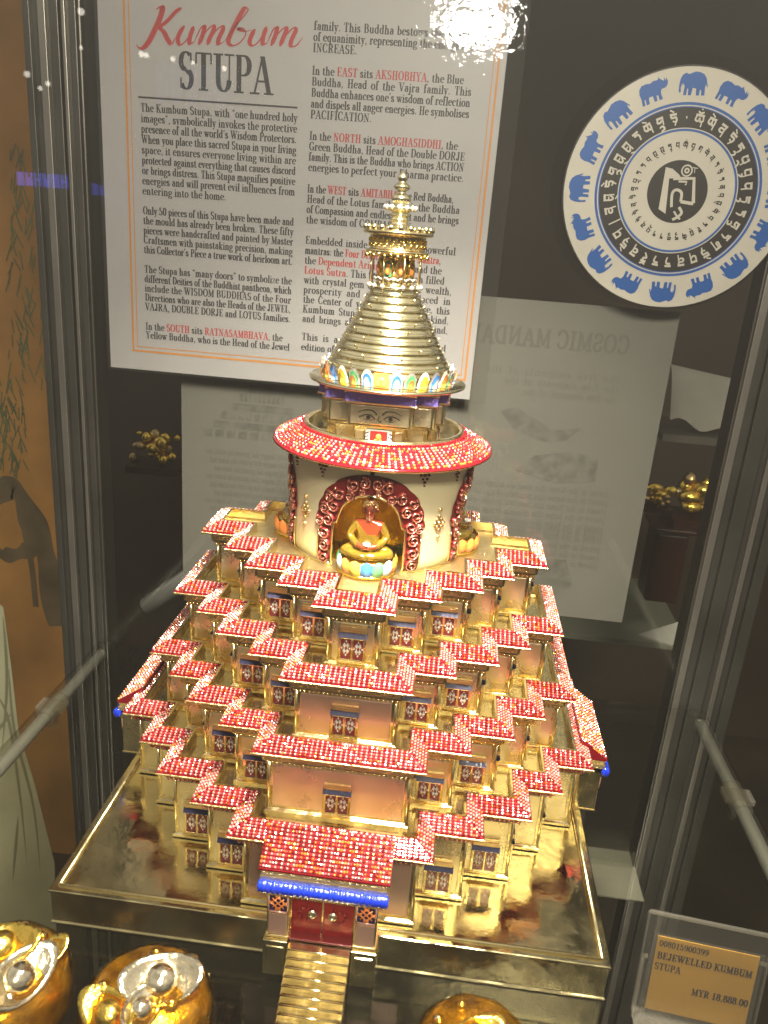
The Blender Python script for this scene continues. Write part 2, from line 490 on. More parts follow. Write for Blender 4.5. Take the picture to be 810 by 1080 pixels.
class Pen:
    """places flat strokes on a plane: origin o, right axis ax, up axis ay, normal az (towards the reader)"""

    def __init__(self, o, ax=(1, 0, 0), ay=(0, 0, 1), lift=0.012):
        self.o, self.ax, self.ay = Vector(o), Vector(ax).normalized(), Vector(ay).normalized()
        self.az = self.ax.cross(self.ay)
        self.lift, self.k = lift, 0
        self.mb = MB()

    def P(self, x, y, h=0):
        return self.o + self.ax * x + self.ay * y + self.az * (self.lift + h)

    def poly(self, pts, mi=0):
        self.k += 1
        h = (self.k % 40) * 0.00012
        self.mb.add([self.P(x, y, h) for x, y in pts], [tuple(range(len(pts)))], mi)

    def ribbon(self, pts, wf, mi=0, closed=False):
        """polyline with a width given by wf(direction angle, t)"""
        self.k += 1
        h = (self.k % 40) * 0.00012
        n = len(pts)
        L, R = [], []
        for i in range(n):
            if closed:
                a, b = pts[(i - 1) % n], pts[(i + 1) % n]
            else:
                a, b = pts[max(i - 1, 0)], pts[min(i + 1, n - 1)]
            dx, dy = b[0] - a[0], b[1] - a[1]
            l = math.hypot(dx, dy) or 1
            dx, dy = dx / l, dy / l
            w = wf(dx, dy, i / max(1, n - 1)) / 2
            L.append(self.P(pts[i][0] - dy * w, pts[i][1] + dx * w, h))
            R.append(self.P(pts[i][0] + dy * w, pts[i][1] - dx * w, h))
        fs = [(i, n + i, n + (i + 1) % n, (i + 1) % n) for i in range(n if closed else n - 1)]
        self.mb.add(L + R, fs, mi)

    def glyph(self, ch, x, y, s, sx=1.0, T=.17, t=.055, mi=0):
        if ch not in G: return
        def q(px, py): return (x + px * s * sx, y + py * s)
        Ts, ts = T * s, t * s
        for st in G[ch][1]:
            k, a = st[0], [float(c) for c in st[1:]]
            if k == 'v':
                cx = x + a[0] * s * sx; self.poly([(cx - Ts / 2, y + a[1] * s), (cx + Ts / 2, y + a[1] * s), (cx + Ts / 2, y + a[2] * s), (cx - Ts / 2, y + a[2] * s)], mi)
            elif k == 'n':
                cx = x + a[0] * s * sx; self.poly([(cx - ts / 2, y + a[1] * s), (cx + ts / 2, y + a[1] * s), (cx + ts / 2, y + a[2] * s), (cx - ts / 2, y + a[2] * s)], mi)
            elif k == 'h':
                cy = y + a[2] * s; self.poly([(x + a[0] * s * sx, cy - ts / 2), (x + a[1] * s * sx, cy - ts / 2), (x + a[1] * s * sx, cy + ts / 2), (x + a[0] * s * sx, cy + ts / 2)], mi)
            elif k == 's':
                cx, cy, w = x + a[0] * s * sx, y + a[1] * s, (T / 2 + .075) * s
                self.poly([(cx - w, cy - ts / 2), (cx + w, cy - ts / 2), (cx + w, cy + ts / 2), (cx - w, cy + ts / 2)], mi)
            elif k in ('d', 'e', 'e2'):
                w = Ts * 0.95 if k == 'd' else ts * (1.2 if k == 'e' else 1.6)
                p0, p1 = q(a[0], a[1]), q(a[2], a[3])
                w = w / 2
                self.poly([(p0[0] - w, p0[1]), (p0[0] + w, p0[1]), (p1[0] + w, p1[1]), (p1[0] - w, p1[1])][::-1], mi)
            elif k == 'a':
                full = abs(a[5] - a[4]) >= 359
                n = 16 if full else 12
                pts = []
                for i in range(n if full else n + 1):
                    g = math.radians(a[4] + (a[5] - a[4]) * i / n)
                    pts.append(q(a[0] + a[2] * math.cos(g), a[1] + a[3] * math.sin(g)))
                self.ribbon(pts, lambda dx, dy, u: ts + (Ts - ts) * abs(dy) ** 1.8, mi, full)
            elif k == 'b':
                cx, cy = q(a[0], a[1]); r = .078 * s * (T / .17) ** .5
                self.poly([(cx + r * math.cos(2 * PI * i / 8), cy + r * math.sin(2 * PI * i / 8)) for i in range(8)], mi)

    def width(self, txt, s, sp=.05):
        w = 0
        for c in txt: w += (.30 if c == ' ' else G.get(c, (.5,))[0] + sp) * s
        return w

    def line(self, txt, x, y, s, width=None, T=.17, t=.055, mi=0, sp=.05, marks=None):
        """marks: set of words set in material 1"""
        w = self.width(txt, s, sp)
        gaps = txt.count(' ')
        sx = 1.0
        extra = 0
        if width:
            d = width - w
            if gaps and d > 0: extra = d / gaps if d / gaps < .35 * s else .35 * s
            rest = width - (w + extra * gaps)
            sx = 1 + rest / w
        words = txt.split(' ')
        for wd in words:
            mm = mi
            if wd.startswith('*'): mm, wd = 1, wd[1:]
            for c in wd:
                use = 0 if (mm == 1 and c in ',.') else mm
                self.glyph(c, x, y, s, sx, T, t, use)
                x += (G.get(c, (.5,))[0] + sp) * s * sx
            x += .30 * s * sx + extra


def catmull(pts, n=8):
    out = []
    P = [pts[0]] + list(pts) + [pts[-1]]
    for i in range(1, len(P) - 2):
        for k in range(n):
            t = k / n
            out.append(tuple(0.5 * (2 * P[i][j] + (P[i + 1][j] - P[i - 1][j]) * t + (2 * P[i - 1][j] - 5 * P[i][j] + 4 * P[i + 1][j] - P[i + 2][j]) * t * t +
                                    (3 * P[i][j] - P[i - 1][j] - 3 * P[i + 1][j] + P[i + 2][j]) * t ** 3) for j in range(len(pts[0]))))
    out.append(tuple(pts[-1]))
    return out


# ------------------------------------------------------------------ gems (bulk)
class Gems:
    """faceted stones gathered into one mesh; four tones by material slot"""

    def __init__(self):
        self.items = []

    def add(self, c, ax, ay, az, r, h, mi):
        self.items.append((c, ax, ay, az, r, h, mi))

    def build(self, name, mats, parent, k=6):
        n = len(self.items)
        C = np.array([i[0] for i in self.items], float)
        AX = np.array([i[1] for i in self.items], float)
        AY = np.array([i[2] for i in self.items], float)
        AZ = np.array([i[3] for i in self.items], float)
        R = np.array([i[4] for i in self.items], float)
        H = np.array([i[5] for i in self.items], float)
        MI = np.array([i[6] for i in self.items], int)
        ph = rng.uniform(0, 2 * PI, n)
        tx, ty = rng.normal(0, .16, n), rng.normal(0, .16, n)
        ang = np.arange(k) * 2 * PI / k
        V = []
        for rr, hh in ((1.0, 0.0), (1.0, 0.35), (0.52, 1.0)):
            for a in ang:
                ca, sa = np.cos(a + ph), np.sin(a + ph)
                x, y = R * rr * ca, R * rr * sa
                z = H * hh + (x * tx + y * ty if hh else 0)
                V.append(C + AX * x[:, None] + AY * y[:, None] + AZ * z[:, None])
        V = np.stack(V, 1)                                   # n, 3k, 3
        fs = []
        for l in range(2):
            for i in range(k):
                j = (i + 1) % k
                fs.append([l * k + i, l * k + j, (l + 1) * k + j, (l + 1) * k + i])
        top = [2 * k + i for i in range(k)]
        o0 = np.array(ORIG[parent.name])
        verts = ((V.reshape(-1, 3)) - o0) * S
        faces = []
        mids = []
        for g in range(n):
            b = g * 3 * k
            for f in fs: faces.append([b + i for i in f])
            faces.append([b + i for i in top])
            mids.extend([MI[g]] * (len(fs) + 1))
        me = bpy.data.meshes.new(name)
        me.from_pydata(verts.tolist(), [], faces)
        for m in mats: me.materials.append(m)
        me.polygons.foreach_set("material_index", mids)
        me.update()
        o = bpy.data.objects.new(name, me)
        col.objects.link(o)
        o.parent = parent
        ORIG[o.name] = ORIG[parent.name]
        return o


GEM_MATS = [M['gem_red'], M['gem_deep'], M['gem_orange'], M['gem_pink'], M['gem_clear'], M['gold_yellow']]


def strip_gems(gm, p0, p1, inward, z0, run, rise, rows, c0, c1, orange=0.04, pitch=0.112, clear=0.10):
    """columns of stones on a sloping strip from p0 to p1 (eave edge); c0 / c1: +1 convex end, -1 reentrant end, 0 square"""
    p0, p1, inw = Vector((*p0, z0)), Vector((*p1, z0)), Vector((*inward, 0))
    d = p1 - p0
    L = d.length
    d.normalize()
    slope = (inw * run + Vector((0, 0, rise))).normalized()
    nrm = d.cross(slope).normalized()
    if nrm.z < 0: nrm = -nrm
    ln = math.hypot(run, rise)
    n0, n1 = -int(run / pitch) - 1, int((L + run) / pitch) + 2
    for c in range(n0, n1):
        s = (c + .5) * pitch
        odd = c % 2
        for r in range(rows):
            u = (r + .5) / rows
            o = u * run
            if s < c0 * o + .03 or s > L - c1 * o - .03: continue
            q = random.random()
            if odd:
                mi = 3 if q > clear else 4
                if random.random() < orange * 2: mi = 2
                elif random.random() < .05: mi = 5
                rad, h = .54 * pitch, .72 * pitch
            else:
                mi = 0 if q < .62 else 1
                if random.random() < orange: mi = 2
                rad, h = .59 * pitch, .52 * pitch
            gm.add(p0 + d * s + slope * (u * ln) + nrm * .012, d, slope, nrm, rad * random.uniform(.92, 1.06), h, mi)


# ------------------------------------------------------------------ the case: shelf, rails, panes, posts, backdrop
SHELF = -1.57
sh = MB().box(-17.6, 19.4, -18.4, 10.4, SHELF - .55, SHELF - .01).build("glass_shelf", [M['shelf']])
tag(sh, "dark reflecting glass shelf the golden stupa stands on", "shelf")

fl = MB().box(-120, 120, -40, 120, -46, -45).build("floor", [M['floor']])
fl['kind'] = 'structure'
wl = MB().box(-120, 120, 78, 80, -45, 120).build("backdrop", [M['wall']])
wl['kind'] = 'structure'


def rail(name, x, label):
    root = empty(name, (x, -6, -2.5), label, "rail", "rails under the glass shelf")
    MB().tube([(x, -19, -2.5), (x, -5, -2.5), (x, 10.4, -2.5)], .34, 14, 0).build("rod", [M['rail']], root)
    mb = MB()
    y = 4.2 if x < 0 else 3.6
    mb.tube([(x, y - 1.0, -2.5), (x, y + 1.0, -2.5)], .52, 12, 0)
    mb.box(x - .75, x + .75, y - .5, y + .5, -2.46, -2.14)
    mb.box(x - .18, x + .18, y - .28, y + .28, -3.6, -2.8)
    mb.build("clip", [M['acrylic_edge']], root, .06)
    MB().ball((x, 10.4, -2.5), .36).build("end_cap", [M['metal']], root)
    return root


rail("shelf_rail", -17.5, "pale metal shelf rail with clear clip running back on the painting side of the stupa")
rail("shelf_rail", 19.3, "pale metal shelf rail with clear clip running back above the price tag")

CASE = empty("display_case", (0, 0, -45), "glass display case with ribbed aluminium corner posts around the golden stupa", "display case")
MB().box(-17.2, 17.4, 10.85, 11.25, -45, 60).build("glass_pane", [M['glass']], CASE)
MB().box(-40, 42, -19.6, -19.2, -45, 60).build("glass_pane", [M['front_glass']], CASE)


def post(x0, x1, y, ribs):
    p = MB().box(x0, x1, y, y + 1.6, -45, 70).build("corner_post", [M['metal_dark']], CASE, .08)
    for r0_, r1_, mi in ribs:
        MB().box(r0_, r1_, y - .22 - .1 * mi, y + .02, -45, 70).build("rib", [(M['metal'], M['metal_dark'])[mi]], p, .04)
    return p


post(-20.3, -17.3, 11.0, [(-20.1, -19.75, 1), (-19.4, -19.0, 0), (-18.75, -18.3, 1), (-18.2, -18.0, 0), (-17.75, -17.4, 1)])
post(17.5, 21.2, 11.0, [(17.6, 18.0, 0), (18.5, 19.3, 1), (19.7, 20.0, 0), (20.4, 21.0, 1)])


def at(px, py, y):
    """point of the vertical plane at depth y seen at photo pixel px, py (used to read off positions)"""
    d = fwd * FOC + cr * (px - 405) - cu * (py - 540)
    return CPOS + d * ((y - CPOS.y) / d.y)


# ------------------------------------------------------------------ the stupa
ST = empty("bejewelled_stupa", (0, 0, SHELF), "golden tiered stupa with red crystal tile roofs and ringed spire on a mirror gold slab", "stupa model")
EAVE = {1: ([10.0, 8.54, 7.18, 5.37, 3.61], 3.36), 2: ([8.92, 7.54, 6.25, 4.62, 3.06], 6.14),
        3: ([8.13, 6.66, 5.39, 3.80, 2.32], 8.70), 4: ([7.22, 5.78, 4.54, 2.99, 1.43], 11.21)}
FLOOR = {1: 0.0, 2: 3.26, 3: 6.04, 4: 8.62}


def plan(D, z, o=0.0):
    d = [q - o for q in D]
    quad = []
    for i in range(5):
        quad.append((d[4 - i], -d[i]))
        if i < 4: quad.append((d[4 - i], -d[i + 1]))
    quad2 = []
    out = []
    for k in range(4):
        for p in quad: out.append(rotz((p[0], p[1], z), k * PI / 2))
    # drop duplicates between quadrants
    res = []
    for p in out:
        if not res or (Vector(p) - Vector(res[-1])).length > 1e-5: res.append(p)
    if (Vector(res[0]) - Vector(res[-1])).length < 1e-5: res.pop()
    return res


def front_faces(D, o):
    """(x0, x1, y) of every front-facing face of the plan inset by o, with the bay number"""
    d = [q - o for q in D]
    out = [(-d[4], d[4], -d[0], 0)]
    for i in range(1, 5):
        out.append((d[5 - i], d[4 - i], -d[i], i))
        out.append((-d[4 - i], -d[5 - i], -d[i], -i))
    return out


# slab
mb = MB()
B, HB = 10.2, 1.57
mb.loft([[(sx * b, sy * b, z) for sx, sy in ((-1, -1), (1, -1), (1, 1), (-1, 1))] for b, z in
         ((B - .08, -HB), (B, -HB + .03), (B, -HB + .09), (B - .06, -HB + .13), (B - .06, -.13), (B, -.09), (B, -.02), (B - .04, 0), (B - .42, 0), (B - .46, -.05))], 0, False, True, True)
SLAB = mb.build("base_slab", [M['gold_slab']], ST)
mb = MB()
for k in range(4):
    pts = [rotz((-B + .3, -B + .3, .02), k * PI / 2), rotz((B - .3, -B + .3, .02), k * PI / 2)]
    mb.tube(pts, .075, 8)
mb.build("rim_bead", [M['gold']], SLAB)

# stairs in front of the gate
mb = MB()
for i in range(9):
    z1 = -.02 - i * .175
    y0 = -11.05 - i * .21
    mb.box(-1.08, 1.08, y0 - .21, -10.15, z1 - .175, z1 - .012 * 0)
    mb.tube([(-1.06, y0 - .2, z1), (1.06, y0 - .2, z1)], .035, 6)
mb.build("staircase", [M['gold']], ST)
for sx in (-1, 1):
    mb = MB()
    mb.box(min(sx * 1.12, sx * 2.0), max(sx * 1.12, sx * 2.0), -11.02, -10.12, -HB, -.01)
    mb.box(min(sx * 1.24, sx * 1.88), max(sx * 1.24, sx * 1.88), -11.06, -11.0, -HB + .2, -.22)
    mb.build("pedestal", [M['gold_slab']], ST, .04)


def knot(mb, cx, cz, y, r, mi, rz_=None):
    """small endless-knot ornament of four diamonds with corner drops, facing -y"""
    q = rz_ or r
    for (ox, oz, f) in ((.36, .36, .40), (-.36, .36, .40), (.36, -.36, .40), (-.36, -.36, .40), (.86, 0, .24), (-.86, 0, .24), (0, .86, .24), (0, -.86, .24)):
        px, pz, w, v = cx + r * ox, cz + q * oz, r * f, q * f
        mb.add([(px + w, y, pz), (px, y, pz + v), (px - w, y, pz), (px, y, pz - v), (px, y - .045, pz)],
               [(0, 1, 4), (1, 2, 4), (2, 3, 4), (3, 0, 4)], mi)


def window(cx, y, z0, w, h, a=0.0, scale=1.0):
    """frame > awning, lintel, two shutters; faces -y, then turned by a about the axis"""
    x0, x1 = cx - w / 2, cx + w / 2
    z1 = z0 + h
    zs = z0 + h * .66                                  # top of the shutters
    fr = MB()
    fr.box(x0, x1, y - .05, y + .05, z0, z1, 0)
    for bx0, bx1, bz0, bz1 in ((x0 - .03, x0 + .07, z0, zs + .05), (x1 - .07, x1 + .03, z0, zs + .05), (x0 + .07, x1 - .07, z0, z0 + .07),
                               (cx - .035, cx + .035, z0 + .07, zs), (x0 + .07, x1 - .07, zs, zs + .05)):
        fr.box(bx0, bx1, y - .15, y - .052, bz0, bz1, 0)
    fr.box(x0 - .05, x1 + .05, y - .17, y - .05, z0 - .06, z0 - .002, 0)
    f = rot_mb(fr, a).build("window", [M['gold']], ST, .012)
    aw = MB()
    n = 12
    for i in range(n):
        xa, xb = x0 - .04 + (w + .08) * i / n, x0 - .04 + (w + .08) * (i + 1) / n
        dz = .02 * (i % 2)
        aw.add([(xa, y - .06, zs + .06 + h * .15), (xb, y - .06, zs + .06 + h * .15), (xb, y - .2 - dz, zs + .07), (xa, y - .2 - dz, zs + .07), (xa, y - .06, zs + .055), (xb, y - .06, zs + .055)],
               [(0, 3, 2, 1), (3, 4, 5, 2)], 0)
    rot_mb(aw, a).build("awning", [M['navy']], f)
    li = MB().box(x0, x1, y - .16, y - .051, zs + .075 + h * .15, z1 + .03, 0)
    li.box(x0 + .06, x1 - .06, y - .18, y - .161, zs + .11 + h * .15, z1 - .02, 0)
    rot_mb(li, a).build("lintel", [M['gold_dark']], f, .012)
    for sx in (-1, 1):
        s0, s1 = (x0 + .08, cx - .045) if sx < 0 else (cx + .045, x1 - .08)
        sm = MB().box(s0, s1, y - .085, y - .052, z0 + .08, zs - .01, 0)
        knot(sm, (s0 + s1) / 2, (z0 + .07 + zs) / 2, y - .088, (s1 - s0) * .47, 1, (zs - z0) * .36)
        rot_mb(sm, a).build("shutter", [M['shutter'], M['gem_clear']], f)


def storey(n):
    D, ze = EAVE[n]
    zf = FLOOR[n]
    wo = .55
    cb = .62 if n > 1 else .50                        # depth of the band under the eave
    mb = MB()
    mb.loft([plan(D, z, o) for o, z in ((wo - .12, zf), (wo - .12, zf + .10), (wo - .03, zf + .15), (wo, zf + .17), (wo, ze - cb - .10), (wo - .06, ze - cb - .06), (wo - .06, ze - cb), (wo + .3, ze - cb))], 0)
    for p in plan(D, zf + .2, wo - .02):
        mb.tube([(p[0], p[1], zf + .10), (p[0], p[1], ze - cb - .05)], .055, 6)
    st = mb.build("storey", [M['gold']], ST)
    # enamel panels on every face, all four sides; the bays on the axis are rose coloured
    for q in range(4):
        mb = MB()
        for x0, x1, y, b in front_faces(D, wo):
            rose = b == 0 and n in (1, 2, 3)
            tgt = mb
            t = MB()
            u0, u1 = x0 + .13, x1 - .13
            z0, z1 = zf + .30, ze - cb - .19
            t.box(u0, u1, y - .05, y + .02, z0, z1, 0)
            rot_mb(t, q * PI / 2)
            if rose or q != 2:
                t.build("rose_panel" if rose else "wall_panel", [M['rose' if rose else 'cream']], st, .04)
                continue
            tgt.v, off = tgt.v + t.v, len(tgt.v)
            tgt.f += [[i + off for i in f] for f in t.f]; tgt.m += t.m; tgt.s += t.s
        if mb.v: mb.build("wall_panel", [M['cream']], st, .04)['kind'] = 'stuff'
    # band under the eave
    mb = MB()
    if n > 1:
        mb.loft([plan(D, z, o) for o, z in ((wo, ze - cb), (.36, ze - cb + .03), (.36, ze - cb + .08), (.30, ze - cb + .10), (.30, ze - .16), (.14, ze - .13), (.14, ze - .09))], 0)
        for q in range(4):
            for x0, x1, y, b in front_faces(D, .30):
                t = MB()
                t.box(x0 + .10, x1 - .10, y - .03, y + .02, ze - cb + .14, ze - .20, 1)
                # scrolls
                cx = (x0 + x1) / 2
                spots = [cx] if x1 - x0 < 3 else [cx - (x1 - x0) * .34, cx, cx + (x1 - x0) * .34]
                zc = ze - cb / 2 - .02
                for sp in spots:
                    for sx in (-1, 1):
                        pts = [(sp + sx * (.05 + .30 * (1 - math.exp(-u * 1.5))), y - .045, zc + .11 * math.cos(u * 4.2) * math.exp(-.5 * u)) for u in np.linspace(0, 2.2, 14)]
                        t.tube(pts, .022, 5, 2)
                    t.ball((sp, y - .045, zc + .02), .05, 2, 8, 4)
                rot_mb(t, q * PI / 2)
                mb.v, off = mb.v + t.v, len(mb.v)
                mb.f += [[k + off for k in f] for f in t.f]; mb.m += t.m; mb.s += t.s
                # row of dentil beads under the band
        mb.build("cornice", [M['gold'], M['gold_dark'], M['gold']], st)
        dm = MB()
        for q in range(4):
            for x0, x1, y, b in front_faces(D, .42):
                k = max(2, int((x1 - x0) / .16))
                for j in range(k):
                    c = rotz((x0 + (x1 - x0) * (j + .5) / k, y, ze - cb - .05), q * PI / 2)
                    dm.ball(c, .05, 0, 6, 4)
        dm.build("dentil_beads", [M['gold']], st)
    else:
        mb.loft([plan(D, z, o) for o, z in ((wo, ze - cb), (.30, ze - cb + .02), (.30, ze - .14), (.14, ze - .12), (.14, ze - .09))], 0)
        pl = plan(D, ze, .30)
        for i in range(len(pl)):                     # pleats
            a, b = Vector(pl[i]), Vector(pl[(i + 1) % len(pl)])
            d = b - a
            k = max(2, int(d.length / .17))
            nrm = Vector((d.y, -d.x, 0)).normalized()
            for j in range(k):
                c = a + d * ((j + .5) / k) + nrm * .02
                mb.tube([(c.x, c.y, ze - cb + .04), (c.x + nrm.x * .05, c.y + nrm.y * .05, ze - .28), (c.x, c.y, ze - .14)], .075, 6, 0)
        mb.build("cornice", [M['red_band']], st)
    # roof body: eave edge, slope, inner rim and sunken terrace
    run, rise = .64, .30
    mb = MB()
    mb.loft([plan(D, z, o) for o, z in ((.14, ze - .09), (.02, ze - .09), (-.02, ze - .05), (-.02, ze - .01), (.02, ze), (run, ze + rise))], 0)
    rf = mb.build("roof", [M['gem_deep']], st)
    mb = MB()
    mb.loft([plan(D, z, o) for o, z in ((run - .005, ze + rise - .02), (run, ze + rise + .05), (run + .09, ze + rise + .05), (run + .10, ze + .0), (run + .12, ze - .10))], 0)
    mb.build("gold_rim", [M['gold']], rf)
    mb = MB()
    mb.loft([plan(D, z, o) for o, z in ((.02, ze - .115), (-.045, ze - .115), (-.05, ze - .06), (-.025, ze - .035))], 0)
    mb.build("eave_trim", [M['gold_dark']], rf)
    mb = MB()
    lp = plan(D, ze - .10, run + .10)
    mb.add(lp, [tuple(range(len(lp)))], 0)
    mb.build("terrace", [M['gold_rough'] if n == 4 else M['gold']], rf)
    gm = Gems()
    pl = plan(D, ze, 0)
    N = len(pl)
    for i in range(N):
        a, b = Vector(pl[i]), Vector(pl[(i + 1) % N])
        pv, nx = Vector(pl[i - 1]), Vector(pl[(i + 2) % N])
        d = (b - a).normalized()
        c0 = 1 if (a - pv).cross(b - a).z > 0 else -1
        c1 = 1 if (b - a).cross(nx - b).z > 0 else -1
        inw = (-d.y, d.x)
        strip_gems(gm, (a.x, a.y), (b.x, b.y), inw, ze + .005, run, rise, 6, c0, c1, orange=.05 if n > 1 else .03, clear=.30 if n > 2 else .15, pitch=.088 if n > 1 else .098)
    gm.build("crystal_tiles", GEM_MATS, rf)
    # windows on the axis bay and the two bays beside it, front and both sides
    for q in (0, 1, 3):
        for x0, x1, y, b in front_faces(D, wo):
            if abs(b) > 2 or (b == 0 and n == 1): continue
            d = [v - wo for v in D]
            # visible part of the bay is what the band in front leaves free
            cx = (x0 + x1) / 2
            w, h = (.96, 1.26)
            if n == 1: w, h = 1.0, 1.46
            if b == 0 and n == 4: w, h = .96, 1.34
            window(cx, y - .055, zf + .32, w, h, q * PI / 2)
    return st


for n in (1, 2, 3, 4): storey(n)


# gates (front, left and right)
def gate(a):
    y = -10.8
    gt = MB()
    gt.box(-1.72, 1.72, y + .35, y + 1.6, 0, 2.2, 0)
    g = rot_mb(gt, a).build("gate", [M['gold']], ST, .03)
    for sx in (-1, 1):
        x0, x1 = sorted((sx * 1.14, sx * 1.93))
        p = MB().box(x0, x1, y, y + .9, 0.0, 1.98, 0)
        p.box(x0 + .07, x1 - .07, y - .035, y + .01, .12, 1.02, 1)
        p.box(x0 - .04, x1 + .04, y - .06, y + .9, -.0 + .004, .09, 0)
        rot_mb(p, a).build("pillar", [M['gold'], M['mauve']], g, .02)
        k = MB().box(x0 + .06, x1 - .06, y - .03, y + .005, 1.14, 1.88, 0)
        cx, cz, r = (x0 + x1) / 2, 1.51, .27
        for s in (-1, 1):
            for o in (-.12, .0, .12):
                k.tube([(cx - r * .75 + o * 0 + (o if s > 0 else o), y - .045, cz - s * r * .75 + (-o * s if s > 0 else o)),
                        (cx + r * .75 + o, y - .045, cz + s * r * .75 + (-o * s if s > 0 else o))], .025, 5, 1)
        for q in range(4):
            aa = q * PI / 2
            k.tube([(cx + r * .92 * math.cos(aa) + .08 * math.cos(u), y - .045, cz + r * .92 * math.sin(aa) + .08 * math.sin(u)) for u in np.linspace(0, 2 * PI, 9)], .022, 5, 1)
        fr = [(x0 + .06, 1.14), (x1 - .06, 1.14), (x1 - .06, 1.88), (x0 + .06, 1.88)]
        for i in range(4):
            p0, p1 = fr[i], fr[(i + 1) % 4]
            k.tube([(p0[0], y - .04, p0[1]), (p1[0], y - .04, p1[1])], .035, 6, 2)
        rot_mb(k, a).build("knot_panel", [M['navy'], M['p_orange'], M['gem_pink']], g)
        d0, d1 = sorted((sx * .03, sx * 1.10))
        d = MB().box(d0, d1, y + .22, y + .34, .10, 1.95, 0)
        d.box(d0 + .1, d1 - .1, y + .18, y + .221, .3, 1.75, 0)
        for i in range(9):
            aa = 2 * PI * i / 9
            d.ball(((d0 + d1) / 2 + .27 * math.cos(aa), y + .17, 1.05 + .27 * math.sin(aa)), .07, 1, 6, 4)
        d.lathe([(.001, 0), (.001, 0)], 3)
        dl = rot_mb(d, a).build("door_leaf", [M['door'], M['gem_deep']], g, .02)
        h = MB()
        h.ball((sx * .36, y + .12, 1.05), .19, 0, 12, 6, (1, .5, 1))
        h.ball((sx * .36, y + .02, 1.05), .07, 0, 8, 5)
        rot_mb(h, a).build("door_knob", [M['silver']], dl)
    th = MB().box(-1.14, 1.14, y - .1, y + .34, 0.012, .10, 0)
    rot_mb(th, a).build("threshold", [M['maroon']], g, .02)
    # cobalt valance: a bulging ruffle
    v = MB()
    nseg = 84
    loops = []
    for i in range(nseg + 1):
        x = -2.25 + 4.5 * i / nseg
        rr = .20 + .022 * math.sin(i * 1.9) + .012 * math.sin(i * 4.7)
        if i in (0, nseg): rr *= .7
        loops.append([(x, y - .12 + rr * .9 * math.cos(t), 2.26 + rr * 1.15 * math.sin(t)) for t in np.linspace(0, 2 * PI, 14, endpoint=False)])
    v.loft(loops, 0, True, True, True)
    rot_mb(v, a).build("valance", [M['blue']], g)
    b = MB()
    for i in range(46):
        x = -2.1 + 4.2 * i / 45
        b.ball((x, y - .16, 2.0), .05, 0, 6, 4)
    b.box(-2.12, 2.12, y - .02, y + .5, 1.965, 2.16, 0)
    b.box(-2.2, 2.2, y - .06, y + 1.0, 2.42, 2.62, 1)
    b.box(-2.14, 2.14, y - .01, y + 1.0, 2.622, 2.86, 1)
    for i in range(60):
        x = -2.1 + 4.2 * i / 59
        b.ball((x, y - .02, 2.74 + .03 * (i % 2)), .055, 1, 6, 4)
    rot_mb(b, a).build("architrave", [M['gold'], M['gold_rough']], g)
    # crystal roof leaning back on to the roof of the storey
    run, rise, z0 = 1.22, .86, 2.95
    r = MB()
    prof = [(y - .05 + .1, z0 - .09), (y - .08, z0 - .07), (y - .08, z0 - .005), (y - .05, z0), (y - .05 + run, z0 + rise), (y + run, z0 - .09)]
    r.loft([[(x, py, pz) for py, pz in prof] for x in (-2.25, 2.25)], 0, False, True, True)
    rr = rot_mb(r, a).build("gate_roof", [M['gem_deep']], g)
    gm = Gems()
    e0, e1 = rotz((-2.25, y - .05, 0), a), rotz((2.25, y - .05, 0), a)
    iw = rotz((0, 1, 0), a)
    strip_gems(gm, e0[:2], e1[:2], iw[:2], z0 + .005, run, rise, 11, 0, 0, orange=.16, clear=.14, pitch=.102)
    gm.build("crystal_tiles", GEM_MATS, rr)
    return g


for a in (0, PI / 2, -PI / 2): gate(a)

# ------------------------------------------------------------------ drum with niches
R = 3.71
ZD0, ZD1 = 11.11, 15.45
APEX = 14.25


def niche_half(z):
    """half width of the trefoil opening at height z above the floor"""
    if z < 12.95: return 1.42
    if z < 13.45: return 1.14 + .12 * math.cos((z - 12.95) / .5 * PI / 2) 
    if z < APEX: return 1.14 * math.sqrt(max(0, 1 - ((z - 13.45) / (APEX - 13.45)) ** 1.5)) ** 1.0
    return 0


def outer_half(z):
    top = 15.05
    if z < 12.95: return 2.06
    if z < top: return 2.2 * math.sqrt(max(0, 1 - ((z - 12.75) / (top - 12.75)) ** 2.2))
    return 0


def cyl(u, z, dr=0.0):
    rr = R + dr - (.10 * (1 - min(1, (z - ZD0) / .5)) ** 2)
    a = -PI / 2 + u / R
    return (rr * math.cos(a), rr * math.sin(a), z)


mb = MB()
NU, NZ = 288, 60
circ = 2 * PI * R
vs = [cyl(circ * i / NU, ZD0 + (ZD1 - ZD0) * j / NZ) for j in range(NZ + 1) for i in range(NU)]
fs = []
for j in range(NZ):
    zc = ZD0 + (ZD1 - ZD0) * (j + .5) / NZ
    for i in range(NU):
        u = circ * (i + .5) / NU
        uu = (u + circ / 8) % (circ / 4) - circ / 8
        if abs(uu) < niche_half(zc) + .06: continue
        i2 = (i + 1) % NU
        fs.append((j * NU + i, j * NU + i2, (j + 1) * NU + i2, (j + 1) * NU + i))
mb.add(vs, fs, 0, True)
DRUM = mb.build("drum", [M['drum']], ST)
for q in range(4):
    us = np.linspace(-circ / 8 - (circ / 8 - 1.48), -1.48, 14)
    MB().tube([cyl(q * circ / 4 + u, ZD0 + .06, .06) for u in us], .07, 8).build("foot_moulding", [M['gold']], DRUM)
mb = MB()
mb.lathe([(R - .05, 15.25), (R + .07, 15.27), (R + .07, 15.38), (R + .02, 15.42)], 96, 0, True, cap=False)
mb.build("top_moulding", [M['gold']], DRUM)

